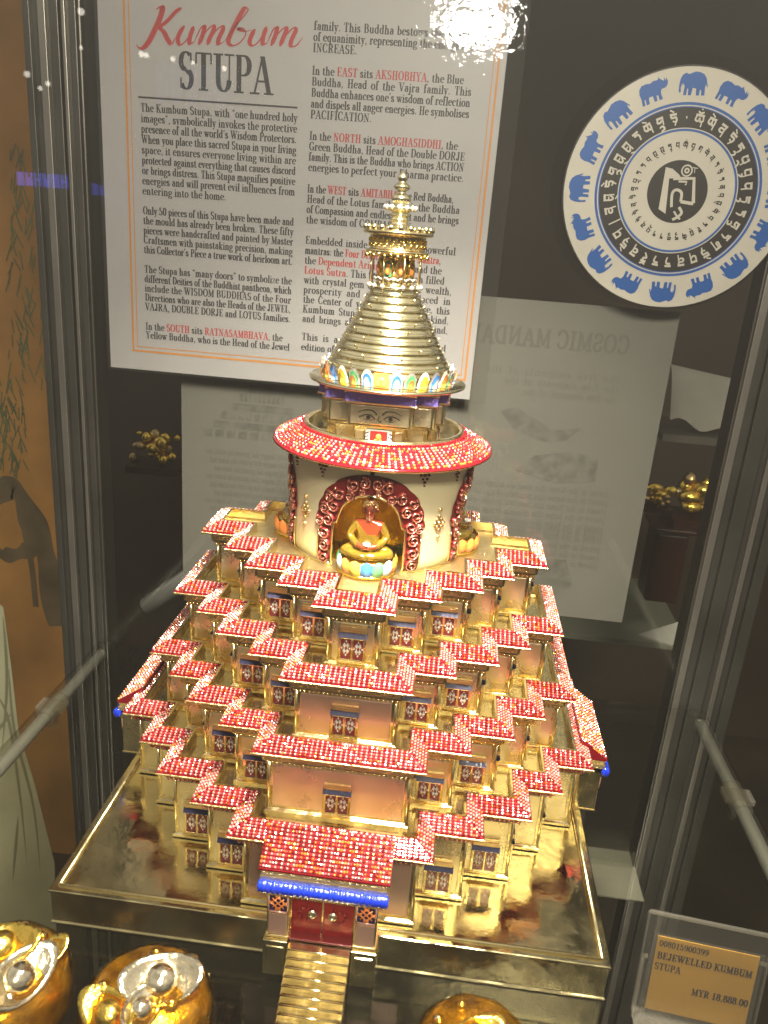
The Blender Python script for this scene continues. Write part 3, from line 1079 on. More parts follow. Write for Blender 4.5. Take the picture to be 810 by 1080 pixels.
# niche lining, frame and scroll arch, one of each for the four sides
for q in range(4):
    a = q * PI / 2
    mb = MB()
    zs = [ZD0 + (APEX - ZD0) * (j / 20) ** .9 for j in range(20)] + [APEX - .02]
    loops = []
    for z in zs:
        hw = max(niche_half(z) + .08, .04)
        lp = []
        for k in range(33):
            t = PI * k / 32
            x = -hw * math.cos(t)
            rib = .05 * math.cos(k * PI) if 3 < k < 29 else 0
            d = (1.35 + rib) * math.sin(t) ** .8
            y = -math.sqrt(max(.01, (R - .03) ** 2 - x * x)) + d
            lp.append((x, y, z))
        loops.append(lp)
    mb.loft(loops, 0, True, closed=False)
    rot_mb(mb, a).build("niche_lining", [M['gold_yellow']], DRUM)
    # flat maroon band
    mb = MB()
    NZb = 64
    zs = [ZD0 + .05 + (15.04 - ZD0 - .05) * j / NZb for j in range(NZb + 1)]
    for sx in (-1, 1):
        lp = []
        for z in zs:
            i0, o0_ = niche_half(z), outer_half(z)
            o0_ = max(o0_ + .06 * abs(math.sin(z * 5.2)), i0)
            lp.append([cyl(q * circ / 4 + sx * (i0 + (o0_ - i0) * t), z, .035) for t in np.linspace(0, 1, 7)])
        mb.loft(lp if sx > 0 else [l[::-1] for l in lp], 0, True, closed=False)
    arch = mb.build("scroll_arch", [M['maroon']], DRUM)
    # gold edge lines
    mb = MB()
    pin = [(1, z) for z in zs if z < APEX]
    path = [cyl(q * circ / 4 - niche_half(z), z, .06) for z in np.linspace(ZD0 + .03, APEX - .01, 44)]
    path += [cyl(q * circ / 4 + niche_half(z), z, .06) for z in np.linspace(APEX - .01, ZD0 + .03, 44)]
    mb.tube(path, .05, 6)
    for sx in (-1, 1):
        mb.tube([cyl(q * circ / 4 + sx * 2.09, z, .05) for z in np.linspace(ZD0 + .05, 12.5, 8)], .03, 6)
        mb.tube([cyl(q * circ / 4 + sx * u, ZD0 + .06, .05) for u in np.linspace(1.42, 2.09, 6)], .04, 6)
    mb.build("arch_edge", [M['gold']], arch)
    # curls: raised maroon spirals with paler gold-pink outlines
    mb = MB()
    spots = []
    for sx in (-1, 1):
        spots += [(sx * 1.76, 11.42, .25, 1), (sx * 1.76, 11.93, .26, -1), (sx * 1.76, 12.46, .26, 1), (sx * 1.62, 13.02, .27, -1), (sx * 1.98, 12.92, .20, 1),
                  (sx * 1.80, 13.45, .25, -1), (sx * 1.40, 13.62, .24, 1), (sx * 1.62, 13.96, .22, -1), (sx * 1.20, 14.16, .25, 1),
                  (sx * .78, 14.14, .20, -1), (sx * .66, 14.58, .26, 1), (sx * .24, 14.72, .25, -1), (sx * .3, 14.36, .13, 1)]
    for (u, z, r, sg) in spots:
        n = 20
        sp = []
        for k in range(n):
            t = k / (n - 1)
            aa = sg * (t * 3.4 * PI) + (PI / 3 if u > 0 else 2 * PI / 3)
            rr = r * (1 - .80 * t)
            sp.append(cyl(q * circ / 4 + u + rr * math.cos(aa), z + rr * math.sin(aa), .085))
        mb.tube(sp, .072, 6, 0, taper=lambda t: 1 - .35 * t)
        sp2 = [tuple(np.array(p) * (1 + .016 * np.array([1, 1, 0]))) for p in sp]
        mb.tube(sp2, .022, 5, 1)
    mb.build("scroll_curls", [M['maroon_curl'], M['arch_line']], arch)

# ornaments on the drum wall: lozenges and small pendants
for q in range(4):
    base = q * circ / 4
    for sx in (-1, 1):
        mb = MB()
        uc, zc = base + circ / 8, 13.05
        for i in range(-2, 3):
            for j in range(-4, 5):
                if abs(i) / 2.4 + abs(j) / 4.4 <= 1.0 and (i + j) % 2 == 0:
                    c = cyl(uc + i * .105, zc + j * .14, .03)
                    mb.ball(c, .088, 1 if (i * 3 + j) % 3 else 0, 6, 4)
        if sx > 0: mb.build("lozenge", [M['gold'], M['gold_dark']], DRUM)
        mb = MB()
        up = base + sx * 2.05
        for (du, dz, r) in ((-.16, 0, .07), (0, 0, .08), (.16, 0, .07), (-.09, -.15, .06), (.09, -.15, .06), (0, -.28, .07), (0, -.42, .045)):
            mb.ball(cyl(up + du, 15.08 + dz, .02), r, 0, 6, 4)
        mb.build("pendant", [M['maroon']], DRUM)

# ring roof
mb = MB()
prof = [(R - .05, 15.38), (4.38, 15.38), (4.50, 15.42), (4.52, 15.49), (4.45, 15.53), (3.28, 16.16), (3.24, 16.2)]
mb.lathe(prof, 120, 0, True, cap=False)
RING = mb.build("ring_roof", [M['gem_deep']], ST)
mb = MB()
mb.lathe([(3.30, 16.12), (3.28, 16.24), (3.12, 16.24), (3.08, 16.16), (3.08, 15.5), (.5, 15.48)], 96, 0, True, cap=False)
mb.lathe([(4.30, 15.365), (4.47, 15.39), (4.53, 15.44), (4.53, 15.47)], 120, 1, True, cap=False)
mb.build("inner_rim", [M['gold'], M['gold_dark']], RING)
gm = Gems()
nc = 230
run, rise = 4.44 - 3.30, .60
for c in range(nc):
    aa = 2 * PI * c / nc
    rad = Vector((math.cos(aa), math.sin(aa), 0))
    tg = Vector((-math.sin(aa), math.cos(aa), 0))
    sl = (-rad * run + Vector((0, 0, rise))).normalized()
    nr = tg.cross(sl)
    if nr.z < 0: nr = -nr
    pn = math.sin(aa * 3 + 1.2)
    for r in range(9):
        u = (r + .5) / 9
        if u > .84:
            mi = 1
        else:
            qq = random.random()
            mi = (0 if qq < .8 else 2) if c % 2 else (3 if qq < .52 else 4 if qq < .62 else 2 if qq < .86 else 0)
        sc_ = (4.44 - u * run) / 4.44
        p = rad * (4.44 - u * run) + Vector((0, 0, 15.53 + u * rise)) + nr * .01
        gm.add(p, tg, sl, nr, .064 * sc_ * random.uniform(.9, 1.05), .075 if c % 2 else .055, mi)
gm.build("crystal_tiles", GEM_MATS, RING)


# ------------------------------------------------------------------ seated figures in the niches
def skin_mesh(name, nodes, edges, root):
    me = bpy.data.meshes.new(name)
    names = list(nodes)
    me.from_pydata([tuple(c * S for c in nodes[k][0]) for k in names], [], [(names.index(a), names.index(b)) for a, b in edges])
    o = bpy.data.objects.new(name, me)
    col.objects.link(o)
    sk = o.modifiers.new("skin", 'SKIN')
    sk.use_smooth_shade = True
    lay = me.skin_vertices[0].data
    for i, k in enumerate(names):
        r = nodes[k][1]
        r = (r, r) if not isinstance(r, tuple) else r
        lay[i].radius = (r[0] * S, r[1] * S)
        lay[i].use_root = (k == root)
    ss = o.modifiers.new("subdivision", 'SUBSURF')
    ss.levels = ss.render_levels = 3
    dg = bpy.context.evaluated_depsgraph_get()
    dg.update()
    m2 = bpy.data.meshes.new_from_object(o.evaluated_get(dg))
    bpy.data.objects.remove(o)
    bpy.data.meshes.remove(me)
    return m2


def buddha_mesh():
    N = dict(pelvis=((0, .05, .28), (.52, .42)), belly=((0, .0, .72), (.46, .38)), chest=((0, .0, 1.2), (.52, .36)), neck=((0, -.02, 1.56), .19),
             chin=((0, -.05, 1.74), (.25, .25)), head=((0, -.04, 1.98), (.30, .31)), brow=((0, -.02, 2.2), (.24, .26)), knot=((0, .0, 2.42), .13), tip=((0, 0, 2.55), .06))
    E = [('pelvis', 'belly'), ('belly', 'chest'), ('chest', 'neck'), ('neck', 'chin'), ('chin', 'head'), ('head', 'brow'), ('brow', 'knot'), ('knot', 'tip')]
    for s, n in ((-1, 'l'), (1, 'r')):
        N['sh' + n] = ((s * .50, 0, 1.36), .22)
        N['el' + n] = ((s * .78, -.08, .82), .19)
        N['wr' + n] = ((s * .34, -.58, .58), .12)
        N['pa' + n] = ((s * .16, -.68, .56), (.13, .08))
        E += [('chest', 'sh' + n), ('sh' + n, 'el' + n), ('el' + n, 'wr' + n), ('wr' + n, 'pa' + n)]
        for i in range(4):
            N['f%d%s' % (i, n)] = ((-s * .04, -.66 - .045 * i + .05, .60 - .03 * i), .035)
            N['g%d%s' % (i, n)] = ((-s * (.16 + .02 * (i % 2)), -.63 - .04 * i + .05, .62 - .03 * i), .028)
            E += [('pa' + n, 'f%d%s' % (i, n)), ('f%d%s' % (i, n), 'g%d%s' % (i, n))]
        N['th' + n] = ((s * .06, -.62, .72), .035)
        E += [('pa' + n, 'th' + n)]
        N['hip' + n] = ((s * .42, -.08, .26), .36)
        N['kn' + n] = ((s * 1.0, -.38, .22), .27)
        N['an' + n] = ((s * .28, -.74, .22), .20)
        N['ft' + n] = ((-s * .14, -.80, .20 + (.08 if s > 0 else 0)), (.15, .11))
        E += [('pelvis', 'hip' + n), ('hip' + n, 'kn' + n), ('kn' + n, 'an' + n), ('an' + n, 'ft' + n)]
    return skin_mesh("buddha_figure", N, E, 'pelvis')


BM = buddha_mesh()
BM.materials.append(M['robe'])
BM.materials.append(M['skin'])
for p in BM.polygons:
    c = p.center / S
    if c.z > 1.50 or (c.z > .98 and c.x > -.2 - (c.z - 1.2) and c.x < .55 and c.y < -.12 and c.z > 1.0) or (c.y < -.48 and .48 < c.z < .80 and abs(c.x) < .42):
        p.material_index = 1
for q in range(4):
    if q == 2: continue                                # the far side is not seen
    a = q * PI / 2
    cx, cy, cz = 0, -3.45 if q == 0 else -3.25, ZD0 + .62
    sc_ = .94
    o = bpy.data.objects.new("buddha_figure", BM)
    col.objects.link(o)
    o.parent = ST
    pos = Vector(rotz((cx, cy, cz), a)) - ORIG[ST.name]
    o.location = pos * S
    o.rotation_euler = (0, 0, a)
    o.scale = (sc_, sc_, sc_)
    ORIG[o.name] = Vector((0, 0, 0))
    fc = MB()
    for sx in (-1, 1):
        fc.ball((sx * .11, -.315, 2.02), .04, 0, 8, 4, (1.4, .5, .55))
        fc.ball((sx * .31, -.02, 1.95), .07, 1, 8, 5, (.5, .8, 1.9))
        fc.tube([(sx * .04, -.335, 2.10), (sx * .12, -.33, 2.13), (sx * .2, -.28, 2.09)], .018, 5, 0)
    fc.ball((0, -.345, 1.93), .055, 1, 8, 5, (.7, .9, 1.3))
    fc.tube([(-.08, -.325, 1.81), (0, -.345, 1.80), (.08, -.325, 1.81)], .022, 5, 2)
    f = fc.build("face", [M['black'], M['skin'], M['maroon']])
    f.parent = o; f.location = (0, 0, 0)
    hr = MB()
    for i in range(60):
        t = i * 2.399
        zz = .2 + .8 * i / 60
        rr = math.sqrt(1 - (zz * .98) ** 2)
        x, y_, z = .30 * rr * math.cos(t), .31 * rr * math.sin(t) + .0, 2.08 + .30 * zz
        if y_ < -.18 and z < 2.22: continue
        hr.ball((x, y_, z), .05, 0, 6, 4)
    h = hr.build("hair", [M['gold_dark'] if q == 0 else M['navy']])
    h.parent = o; h.location = (0, 0, 0)
    # bowl in the lap
    bw = MB().lathe([(.05, .60), (.13, .64), (.16, .74), (.13, .76), (.0, .72)], 12, 0, True, c=(0, -.64)).build("alms_bowl", [M['white']])
    bw.parent = o; bw.location = (0, 0, 0)
    # lotus seat
    ls = MB()
    ls.lathe([(.9, -.64), (1.25, -.58), (1.20, -.50), (1.0, -.42), (1.0, -.2), (1.12, -.02), (1.05, .02), (.0, .03)], 40, 0, True)
    l = ls.build("lotus_seat", [M['gold_yellow']])
    l.parent = o; l.location = (0, 0, 0)
    pm = ['p_blue', 'white', 'p_green', 'p_orange', 'p_yellow']
    pt = MB()
    npz = 15
    for k in range(npz):
        aa = 2 * PI * k / npz - PI / 2 + .10
        ctr = (1.12 * math.cos(aa), 1.12 * math.sin(aa), -.24)
        vs, fs = [], []
        T_ = Vector((-math.sin(aa), math.cos(aa), 0)); Rr = Vector((math.cos(aa), math.sin(aa), 0))
        for i in range(7):
            for j in range(7):
                u, v = (i - 3) / 3, j / 6
                w = .29 * math.sqrt(max(0, 1 - abs(2 * v - .9) ** 2.4 / 1.3))
                p = Vector(ctr) + T_ * (u * w) + Vector((0, 0, -.30 + .66 * v)) + Rr * (.16 * math.cos(u * PI / 2) * math.sin(PI * (.15 + .85 * v)) + .05 * v)
                vs.append(p)
        for i in range(6):
            for j in range(6):
                fs.append((i * 7 + j, (i + 1) * 7 + j, (i + 1) * 7 + j + 1, i * 7 + j + 1))
        pt.add(vs, fs, [0, 2, 1, 3, 4][(k + 0) % 5] if q == 0 else 3, True)
    pp = pt.build("lotus_petals", [M[k] for k in pm])
    pp.parent = o; pp.location = (0, 0, 0)

# ------------------------------------------------------------------ harmika
mb = MB()


def cross(mb, d, z0, z1, mi=0):
    """redented block: three nested boxes"""
    n = len(d)
    quad = []
    for i in range(n):
        quad.append((d[n - 1 - i], -d[i]))
        if i < n - 1: quad.append((d[n - 1 - i], -d[i + 1]))
    out = []
    for k in range(4):
        for p in quad:
            pp = rotz((p[0], p[1], 0), k * PI / 2)
            if not out or math.hypot(pp[0] - out[-1][0], pp[1] - out[-1][1]) > 1e-4: out.append(pp)
    if math.hypot(out[0][0] - out[-1][0], out[0][1] - out[-1][1]) < 1e-4: out.pop()
    mb.loft([[(p[0], p[1], z) for p in out] for z in (z0, z1)], mi, False, True, True)
    return out


cross(mb, [2.16, 1.78, .98], 15.50, 16.56)
cross(mb, [2.40, 2.02, 1.20], 16.565, 17.46)
HAR = mb.build("harmika", [M['gold']], ST, .03)
mb = MB()
for k in range(4):
    a = k * PI / 2
    t = MB()
    for x0, x1, y, z0, z1 in ((-1.13, 1.13, -2.40, 16.66, 17.40), (1.27, 1.95, -2.02, 16.66, 17.40), (-1.95, -1.27, -2.02, 16.66, 17.40), (2.09, 2.33, -1.20, 16.66, 17.4), (-2.33, -2.09, -1.2, 16.66, 17.4),
                              (1.05, 1.72, -1.78, 15.62, 16.48), (-1.72, -1.05, -1.78, 15.62, 16.48), (1.84, 2.1, -.98, 15.62, 16.48), (-2.1, -1.84, -.98, 15.62, 16.48), (.58, .92, -2.16, 15.62, 16.4), (-.92, -.58, -2.16, 15.62, 16.4)):
        t.box(x0, x1, y - .06, y + .02, z0, z1)
    rot_mb(t, a)
    mb.v, off = mb.v + t.v, len(mb.v)
    mb.f += [[i + off for i in f] for f in t.f]; mb.m += t.m; mb.s += t.s
mb.build("block_panels", [M['cream']], HAR, .05)
for k in range(4):
    if k == 2: continue
    a = k * PI / 2
    # painted eyes
    pen = Pen((0, -2.465, 17.0), lift=.008)
    for sx in (-1, 1):
        brow = catmull([(sx * .10, .06), (sx * .25, .20), (sx * .55, .22), (sx * .85, .10)])
        pen.ribbon(brow, lambda dx, dy, u: .05 * (1.1 - u * .7), 0)
        lid = catmull([(sx * .16, -.10), (sx * .36, .03), (sx * .58, .02), (sx * .78, -.07)])
        pen.ribbon(lid, lambda dx, dy, u: .04, 0)
        low = catmull([(sx * .20, -.12), (sx * .40, -.17), (sx * .60, -.12)])
        pen.ribbon(low, lambda dx, dy, u: .018, 0)
        pen.poly([(sx * .43 + .085 * math.cos(t), -.06 + .075 * math.sin(t)) for t in np.linspace(0, 2 * PI, 12, endpoint=False)], 0)
    pen.ribbon(catmull([(.02, .02), (-.05, -.12), (.04, -.22), (.07, -.14)]), lambda dx, dy, u: .03, 0)
    rot_mb(pen.mb, a).build("painted_eyes", [M['black']], HAR)
    # picture niche
    t = MB()
    y = -2.16
    t.box(-.50, .50, y - .09, y + .01, 15.56, 16.44, 0)
    t.box(-.34, .34, y - .11, y - .088, 15.60, 16.38, 1)
    t.ball((-.02, y - .11, 15.86), .26, 2, 10, 6, (.95, .18, .95))
    t.ball((.0, y - .12, 16.16), .13, 2, 10, 6, (.9, .3, 1))
    t.ball((.20, y - .11, 15.80), .12, 3, 8, 5, (.6, .2, 1.3))
    t.ball((-.24, y - .11, 15.80), .12, 4, 8, 5, (.5, .2, 1.5))
    for sx in (-1, 1):
        for i in range(6):
            z = 15.62 + i * .13
            t.tube([(sx * .37, y - .10, z + .07), (sx * .50, y - .10, z)], .022, 5, 5)
    rot_mb(t, a).build("picture_niche", [M['white'], M['red_band'], M['p_orange'], M['white'], M['p_yellow'], M['black']], HAR)
mb = MB()
out = cross(mb, [2.55, 2.16, 1.36], 17.47, 17.92)
HB_ = mb.build("violet_band", [M['violet']], HAR, .03)
mb = MB()
for z in (17.50, 17.89):
    mb.tube([(p[0] * 1.01, p[1] * 1.01, z) for p in out], .035, 5, 0, closed=True)
mb.build("band_edge", [M['gold']], HB_)
mb = MB().lathe([(.4, 17.93), (2.9, 17.93), (3.14, 17.98), (3.16, 18.05), (3.10, 18.10), (2.0, 18.12)], 96, 0, True)
mb.build("round_plate", [M['gold_smooth']], ST)

# petal ring under the cone
PETS = 30
mb = MB().lathe([(2.52, 18.13), (2.56, 18.2), (2.50, 18.62), (2.3, 18.66)], 64, 0, True)
PR = mb.build("petal_ring", [M['gold']], ST)
seq = ['p_orange', 'p_blue', 'p_green', 'p_yellow', 'p_blue', 'p_orange', 'p_green', 'p_blue']
for k in range(PETS):
    aa = -PI / 2 + 2 * PI * k / PETS
    T_ = Vector((-math.sin(aa), math.cos(aa), 0)); Rr = Vector((math.cos(aa), math.sin(aa), 0))
    kk = min(k, PETS - k)
    if k == 0:
        t = MB()
        t.box(-.29, .29, -2.72, -2.5, 18.14, 18.66, 0)
        t.box(-.20, .20, -2.75, -2.715, 18.22, 18.58, 1)
        t.ball((0, -2.75, 18.4), .12, 1, 8, 5, (1, .4, 1.2))
        t.build("petal", [M['p_orange'], M['p_yellow']], PR, .02)
        continue
    t = MB()
    for (w, h, lift, mi) in ((.235, .62, 0, 0), (.185, .50, .055, 1), (.12, .36, .10, 2)):
        vs, fs = [], []
        for i in range(9):
            u = (i - 4) / 4
            for j in range(6):
                v = j / 5
                top = 18.15 + h * (1 - .45 * abs(u) ** 2.2)
                z = 18.14 + (top - 18.14) * v
                vs.append(Rr * (2.55 + lift + .06 * math.cos(u * PI / 2) + .09 * v * v) + T_ * (u * w) + Vector((0, 0, z)))
        for i in range(8):
            for j in range(5):
                fs.append((i * 6 + j, (i + 1) * 6 + j, (i + 1) * 6 + j + 1, i * 6 + j + 1))
        t.add(vs, fs, mi, True)
    c1 = seq[kk % len(seq)]
    inner = 'white' if c1 == 'p_blue' else ('p_orange' if c1 == 'p_green' else 'p_yellow')
    t.build("petal", [M['white'] if k % 2 else M['gem_clear'], M[c1], M[inner]], PR)

# cone of rings
prof = [(2.36, 18.6)]
NR = 10
z = 18.66
for i in range(NR):
    t = i / (NR - 1)
    r = 2.42 + (0.98 - 2.42) * (t ** .93)
    h = .325 - .06 * t
    nr_ = 2.42 + (0.98 - 2.42) * (min(1.05, (i + 1) / (NR - 1)) ** .93)
    prof += [(r - .10, z), (r + .02, z + h * .04), (r + .05, z + h * .12), (r + .02, z + h * .20), (r - .03, z + h * .24), (r - .035, z + h * .45), (r - .07, z + h * .70), (nr_ + .02, z + h * .92), (nr_ - .05, z + h)]
    z += h
ZC = z
mb = MB().lathe(prof, 96, 0, True)
CONE = mb.build("ringed_cone", [M['gold_smooth']], ST)
mb = MB()
z = 18.66
for i in range(NR):
    t = i / (NR - 1)
    r = 2.42 + (0.98 - 2.42) * (t ** .93)
    h = .325 - .06 * t
    for k in range(9):
        aa = 2 * PI * (k + .37 * i + rng.uniform(-.2, .2)) / 9
        mb.ball(((r + .0) * math.cos(aa), (r + .0) * math.sin(aa), z + h * .62), .045, 0, 6, 4)
    z += h
mb.build("rivets", [M['gold']], CONE)

# lantern
z0 = ZC
mb = MB()
mb.lathe([(.98, z0 - .05), (1.06, z0), (1.02, z0 + .08), (.78, z0 + .12), (.72, z0 + .2), (.86, z0 + .3), (.80, z0 + .36), (.62, z0 + .4), (.60, z0 + 1.1), (.98, z0 + 1.25)], 48, 0, True)
LAN = mb.build("lantern", [M['gold']], ST)
mb = MB()
for k in range(16):
    aa = 2 * PI * k / 16
    mb.ball((1.02 * math.cos(aa), 1.02 * math.sin(aa), z0 + .07), .10, 0, 8, 5)
    mb.tube([((.84) * math.cos(aa + u * .2), .84 * math.sin(aa + u * .2), z0 + .30 + .08 * math.cos(u * 1.57)) for u in np.linspace(-1, 1, 7)], .035, 5, 0)
mb.build("lotus_beads", [M['gem_clear']], LAN)
for k in range(8):
    aa = 2 * PI * (k + .5) / 8
    MB().tube([(1.0 * math.cos(aa), 1.0 * math.sin(aa), z0 + .02), (1.02 * math.cos(aa), 1.02 * math.sin(aa), z0 + 1.3)], .035, 6).build("post", [M['gold_dark']], LAN)
for k in range(8):
    aa = -PI / 2 + 2 * PI * (k + .5) / 8
    T_ = Vector((-math.sin(aa), math.cos(aa), 0)); Rr = Vector((math.cos(aa), math.sin(aa), 0))
    t = MB()
    c = Rr * .66
    arc = [c + T_ * (.21 * math.cos(u)) + Vector((0, 0, z0 + .72 + .34 * math.sin(u))) for u in np.linspace(0, PI, 13)]
    arc = [c + T_ * .21 + Vector((0, 0, z0 + .42))] + arc + [c - T_ * .21 + Vector((0, 0, z0 + .42))]
    t.tube(arc, .05, 6, 0)
    t.add([p + Rr * -.02 for p in arc], [tuple(range(len(arc)))], 1)
    cc = c + Vector((0, 0, z0 + .62))
    t.ball(cc, .12, 2, 8, 5, (1, 1, 1.3))
    t.ball(cc + Vector((0, 0, .22)), .075, 2, 8, 5)
    t.build("arched_niche", [M['gold_yellow'], M['p_green'] if k % 2 else M['gold_dark'], M['p_orange']], LAN)
# crown
z1 = z0 + 1.25
mb = MB()
mb.lathe([(.95, z1 - .02), (1.20, z1 + .04), (1.22, z1 + .11), (1.10, z1 + .15), (1.06, z1 + .2), (1.08, z1 + .62), (1.12, z1 + .66), (1.32, z1 + .70), (1.35, z1 + .76), (1.33, z1 + .84), (1.0, z1 + .87)], 64, 0, True)
CR = mb.build("crown", [M['gold']], ST)
mb = MB()
for k in range(26):
    aa = 2 * PI * k / 26
    for j in range(2):
        r = 1.09
        ctr = (r * math.cos(aa + j * .12), r * math.sin(aa + j * .12), z1 + .30 + j * .20)
        T_ = Vector((-math.sin(aa), math.cos(aa), 0))
        pts = []
        for u in np.linspace(0, 1.6 * PI, 9):
            rr = .085 * (1 - .1 * u)
            pts.append(Vector(ctr) + T_ * (rr * math.cos(u + j * PI)) + Vector((0, 0, rr * math.sin(u + j * PI))))
        mb.tube(pts, .028, 5)
mb.build("filigree", [M['gold_yellow']], CR)
mb = MB()
for k in range(30):
    aa = 2 * PI * k / 30
    mb.ball((1.19 * math.cos(aa), 1.19 * math.sin(aa), z1 - .03 - .05 * (k % 2)), .07, 0, 6, 5, (1, 1, 1.3))
mb.build("hanging_beads", [M['gold_yellow']], CR)
mb = MB()
for k in range(22):
    aa = 2 * PI * k / 22
    mb.ball((1.27 * math.cos(aa), 1.27 * math.sin(aa), z1 + .93), .115, 0, 8, 5, (1, 1, 1.1))
mb.build("rim_petals", [M['gold_smooth']], CR)
# finial
z2 = z1 + .86
mb = MB()
pr = [(.9, z2), (.46, z2 + .05), (.40, z2 + .12)]
for i in range(3):
    zz = z2 + .14 + i * .16
    pr += [(.31, zz), (.36, zz + .05), (.36, zz + .10), (.31, zz + .15)]
zz = z2 + .64
pr += [(.33, zz), (.50, zz + .06), (.58, zz + .13), (.55, zz + .2), (.34, zz + .25), (.25, zz + .30), (.33, zz + .36), (.38, zz + .46), (.36, zz + .56), (.26, zz + .64), (.15, zz + .70),
       (.17, zz + .76), (.28, zz + .82), (.32, zz + .90), (.26, zz + .98), (.15, zz + 1.05), (.13, zz + 1.10), (.19, zz + 1.17), (.18, zz + 1.26), (.10, zz + 1.38), (.03, zz + 1.46), (.005, zz + 1.49)]
mb.lathe(pr, 40, 0, True)
FIN = mb.build("finial", [M['gold_smooth']], ST)
mb = MB()
for k in range(12):
    aa = 2 * PI * k / 12
    mb.ball((.56 * math.cos(aa), .56 * math.sin(aa), zz + .17), .105, 0, 8, 5)
mb.build("collar_petals", [M['gem_clear']], FIN)
print("finial top", zz + 1.49)

# ------------------------------------------------------------------ information poster
YP = 10.62
PO = empty("information_poster", (-6, YP, 15.5), "white printed poster headed Kumbum STUPA hanging upright behind the spire", "poster")
MB().box(-16.25, 3.62, YP, YP + .06, 15.55, 44.5).build("paper", [M['paper']], PO)
MB().box(-16.35, 4.45, YP - .16, YP - .12, 15.45, 44.8).build("plastic_sleeve", [M['sleeve']], PO)


def frame(pen, x0, x1, z0, z1, w, mi=0):
    pen.poly([(x0, z0), (x1, z0), (x1, z0 + w), (x0, z0 + w)], mi)
    pen.poly([(x0, z1 - w), (x1, z1 - w), (x1, z1), (x0, z1)], mi)
    pen.poly([(x0, z0 + w), (x0 + w, z0 + w), (x0 + w, z1 - w), (x0, z1 - w)], mi)
    pen.poly([(x1 - w, z0 + w), (x1, z0 + w), (x1, z1 - w), (x1 - w, z1 - w)], mi)


pen = Pen((0, YP, 0))
frame(pen, -14.98, 3.32, 16.52, 43.6, .11)
frame(pen, -14.72, 3.06, 16.78, 43.3, .05)
pen.mb.build("border", [M['orange_ink']], PO)

# brush-script heading
pen = Pen((0, YP, 0))


def script(pts, wmax=.20, wmin=.06):
    c = catmull([(lambda q: (q.x, q.z))(at(130 + x / 4.05, y / 4.05, YP)) for x, y in pts], 9)
    pen.ribbon(c, lambda dx, dy, u: (wmin + (wmax - wmin) * max(0, (-dy * .95 + abs(dx) * .15)) ** 1.1) * (min(1, 6 * u + .3) * min(1, 6 * (1 - u) + .3)), 0)


script([(140, 42), (158, 30), (168, 34), (158, 75), (134, 130), (108, 180), (86, 204), (68, 205), (56, 190)], .28, .08)
script([(250, 34), (225, 50), (190, 88), (160, 112), (140, 124)], .20, .09)
script([(148, 116), (172, 135), (192, 172), (208, 189), (222, 160)], .26, .06)
script([(262, 110), (242, 140), (233, 172), (246, 192), (275, 165), (301, 114)], .22)
script([(302, 112), (286, 155), (284, 188), (304, 178)], .22)
script([(304, 178), (330, 122), (347, 112), (340, 148), (322, 192)], .22)
script([(323, 188), (352, 138), (381, 110), (388, 122), (370, 163), (359, 192)], .22)
script([(361, 188), (393, 136), (421, 112), (426, 126), (408, 166), (407, 190), (432, 176)], .22)
script([(432, 176), (480, 112), (522, 60), (534, 40), (518, 36), (492, 78), (462, 138), (449, 178), (466, 195), (496, 184), (522, 150), (516, 124), (492, 124), (520, 134), (548, 128)], .24)
script([(564, 124), (548, 152), (540, 182), (556, 195), (584, 170), (612, 116)], .22)
script([(613, 114), (598, 158), (597, 190), (616, 182)], .22)
script([(616, 182), (640, 128), (657, 118), (650, 152), (631, 196)], .22)
script([(633, 192), (660, 146), (690, 118), (697, 128), (682, 166), (669, 198)], .22)
script([(671, 194), (700, 146), (726, 120), (737, 130), (720, 168), (716, 196), (740, 194), (766, 160)], .22)
pen.mb.build("script_heading", [M['red_ink']], PO)

pen = Pen((0, YP, 0))
pen.line("STUPA", -12.25, 29.62, 1.62, 4.75, T=.15, t=.05, sp=.04)
pen.mb.build("heading", [M['ink']], PO)
pen = Pen((0, YP, 0))
pen.poly([(-14.32, 29.07), (-6.28, 29.07), (-6.28, 29.15), (-14.32, 29.15)])
pen.mb.build("rule", [M['ink']], PO)


def para(lines, x, w, pa, pb, s, last=True):
    """pa, pb: where the first and last baselines start, read off the photograph"""
    pen = Pen((0, YP, 0))
    za, zb = at(*pa, YP).z, at(*pb, YP).z
    for i, ln in enumerate(lines):
        y = za + (zb - za) * i / max(1, len(lines) - 1)
        full = i < len(lines) - 1 or not last
        pen.line(ln, x, y, s, w if full else None, T=.19, t=.07, sp=.055)
    pen.mb.build("paragraph", [M['ink'], M['red_ink']], PO)


XL, WL = -14.2, 7.95
XR, WR = -5.62, 7.75
FS = .375
para(['The Kumbum Stupa, with `one hundred holy', 'images", symbolically invokes the protective', "presence of all the world's Wisdom Protectors.", 'When you place this sacred Stupa in your living',
      'space, it ensures everyone living within are', 'protected against everything that causes discord', 'or brings distress. This Stupa magnifies positive', 'energies and will prevent evil influences from', 'entering into the home.'], XL, WL, (148.5, 117.3), (149.7, 204.7), FS)
para(['Only 50 pieces of this Stupa have been made and', 'the mould has already been broken. These fifty', 'pieces were handcrafted and painted by Master', 'Craftsmen with painstaking precision, making', "this Collector's Piece a true work of heirloom art."], XL, WL, (150.4, 225.6), (151.8, 266.6), FS, False)
para(['The Stupa has `many doors" to symbolize the', 'different Deities of the Buddhist pantheon, which', 'include the WISDOM BUDDHAS of the Four', 'Directions who are also the Heads of the JEWEL,', 'VAJRA, DOUBLE DORJE and LOTUS families.'], XL, WL, (152.2, 287.3), (153, 326.7), FS, False)
para(['In the *SOUTH sits *RATNASAMBHAVA, the', 'Yellow Buddha, who is the Head of the Jewel'], XL, WL, (153.4, 347.3), (153.7, 356.4), FS, False)
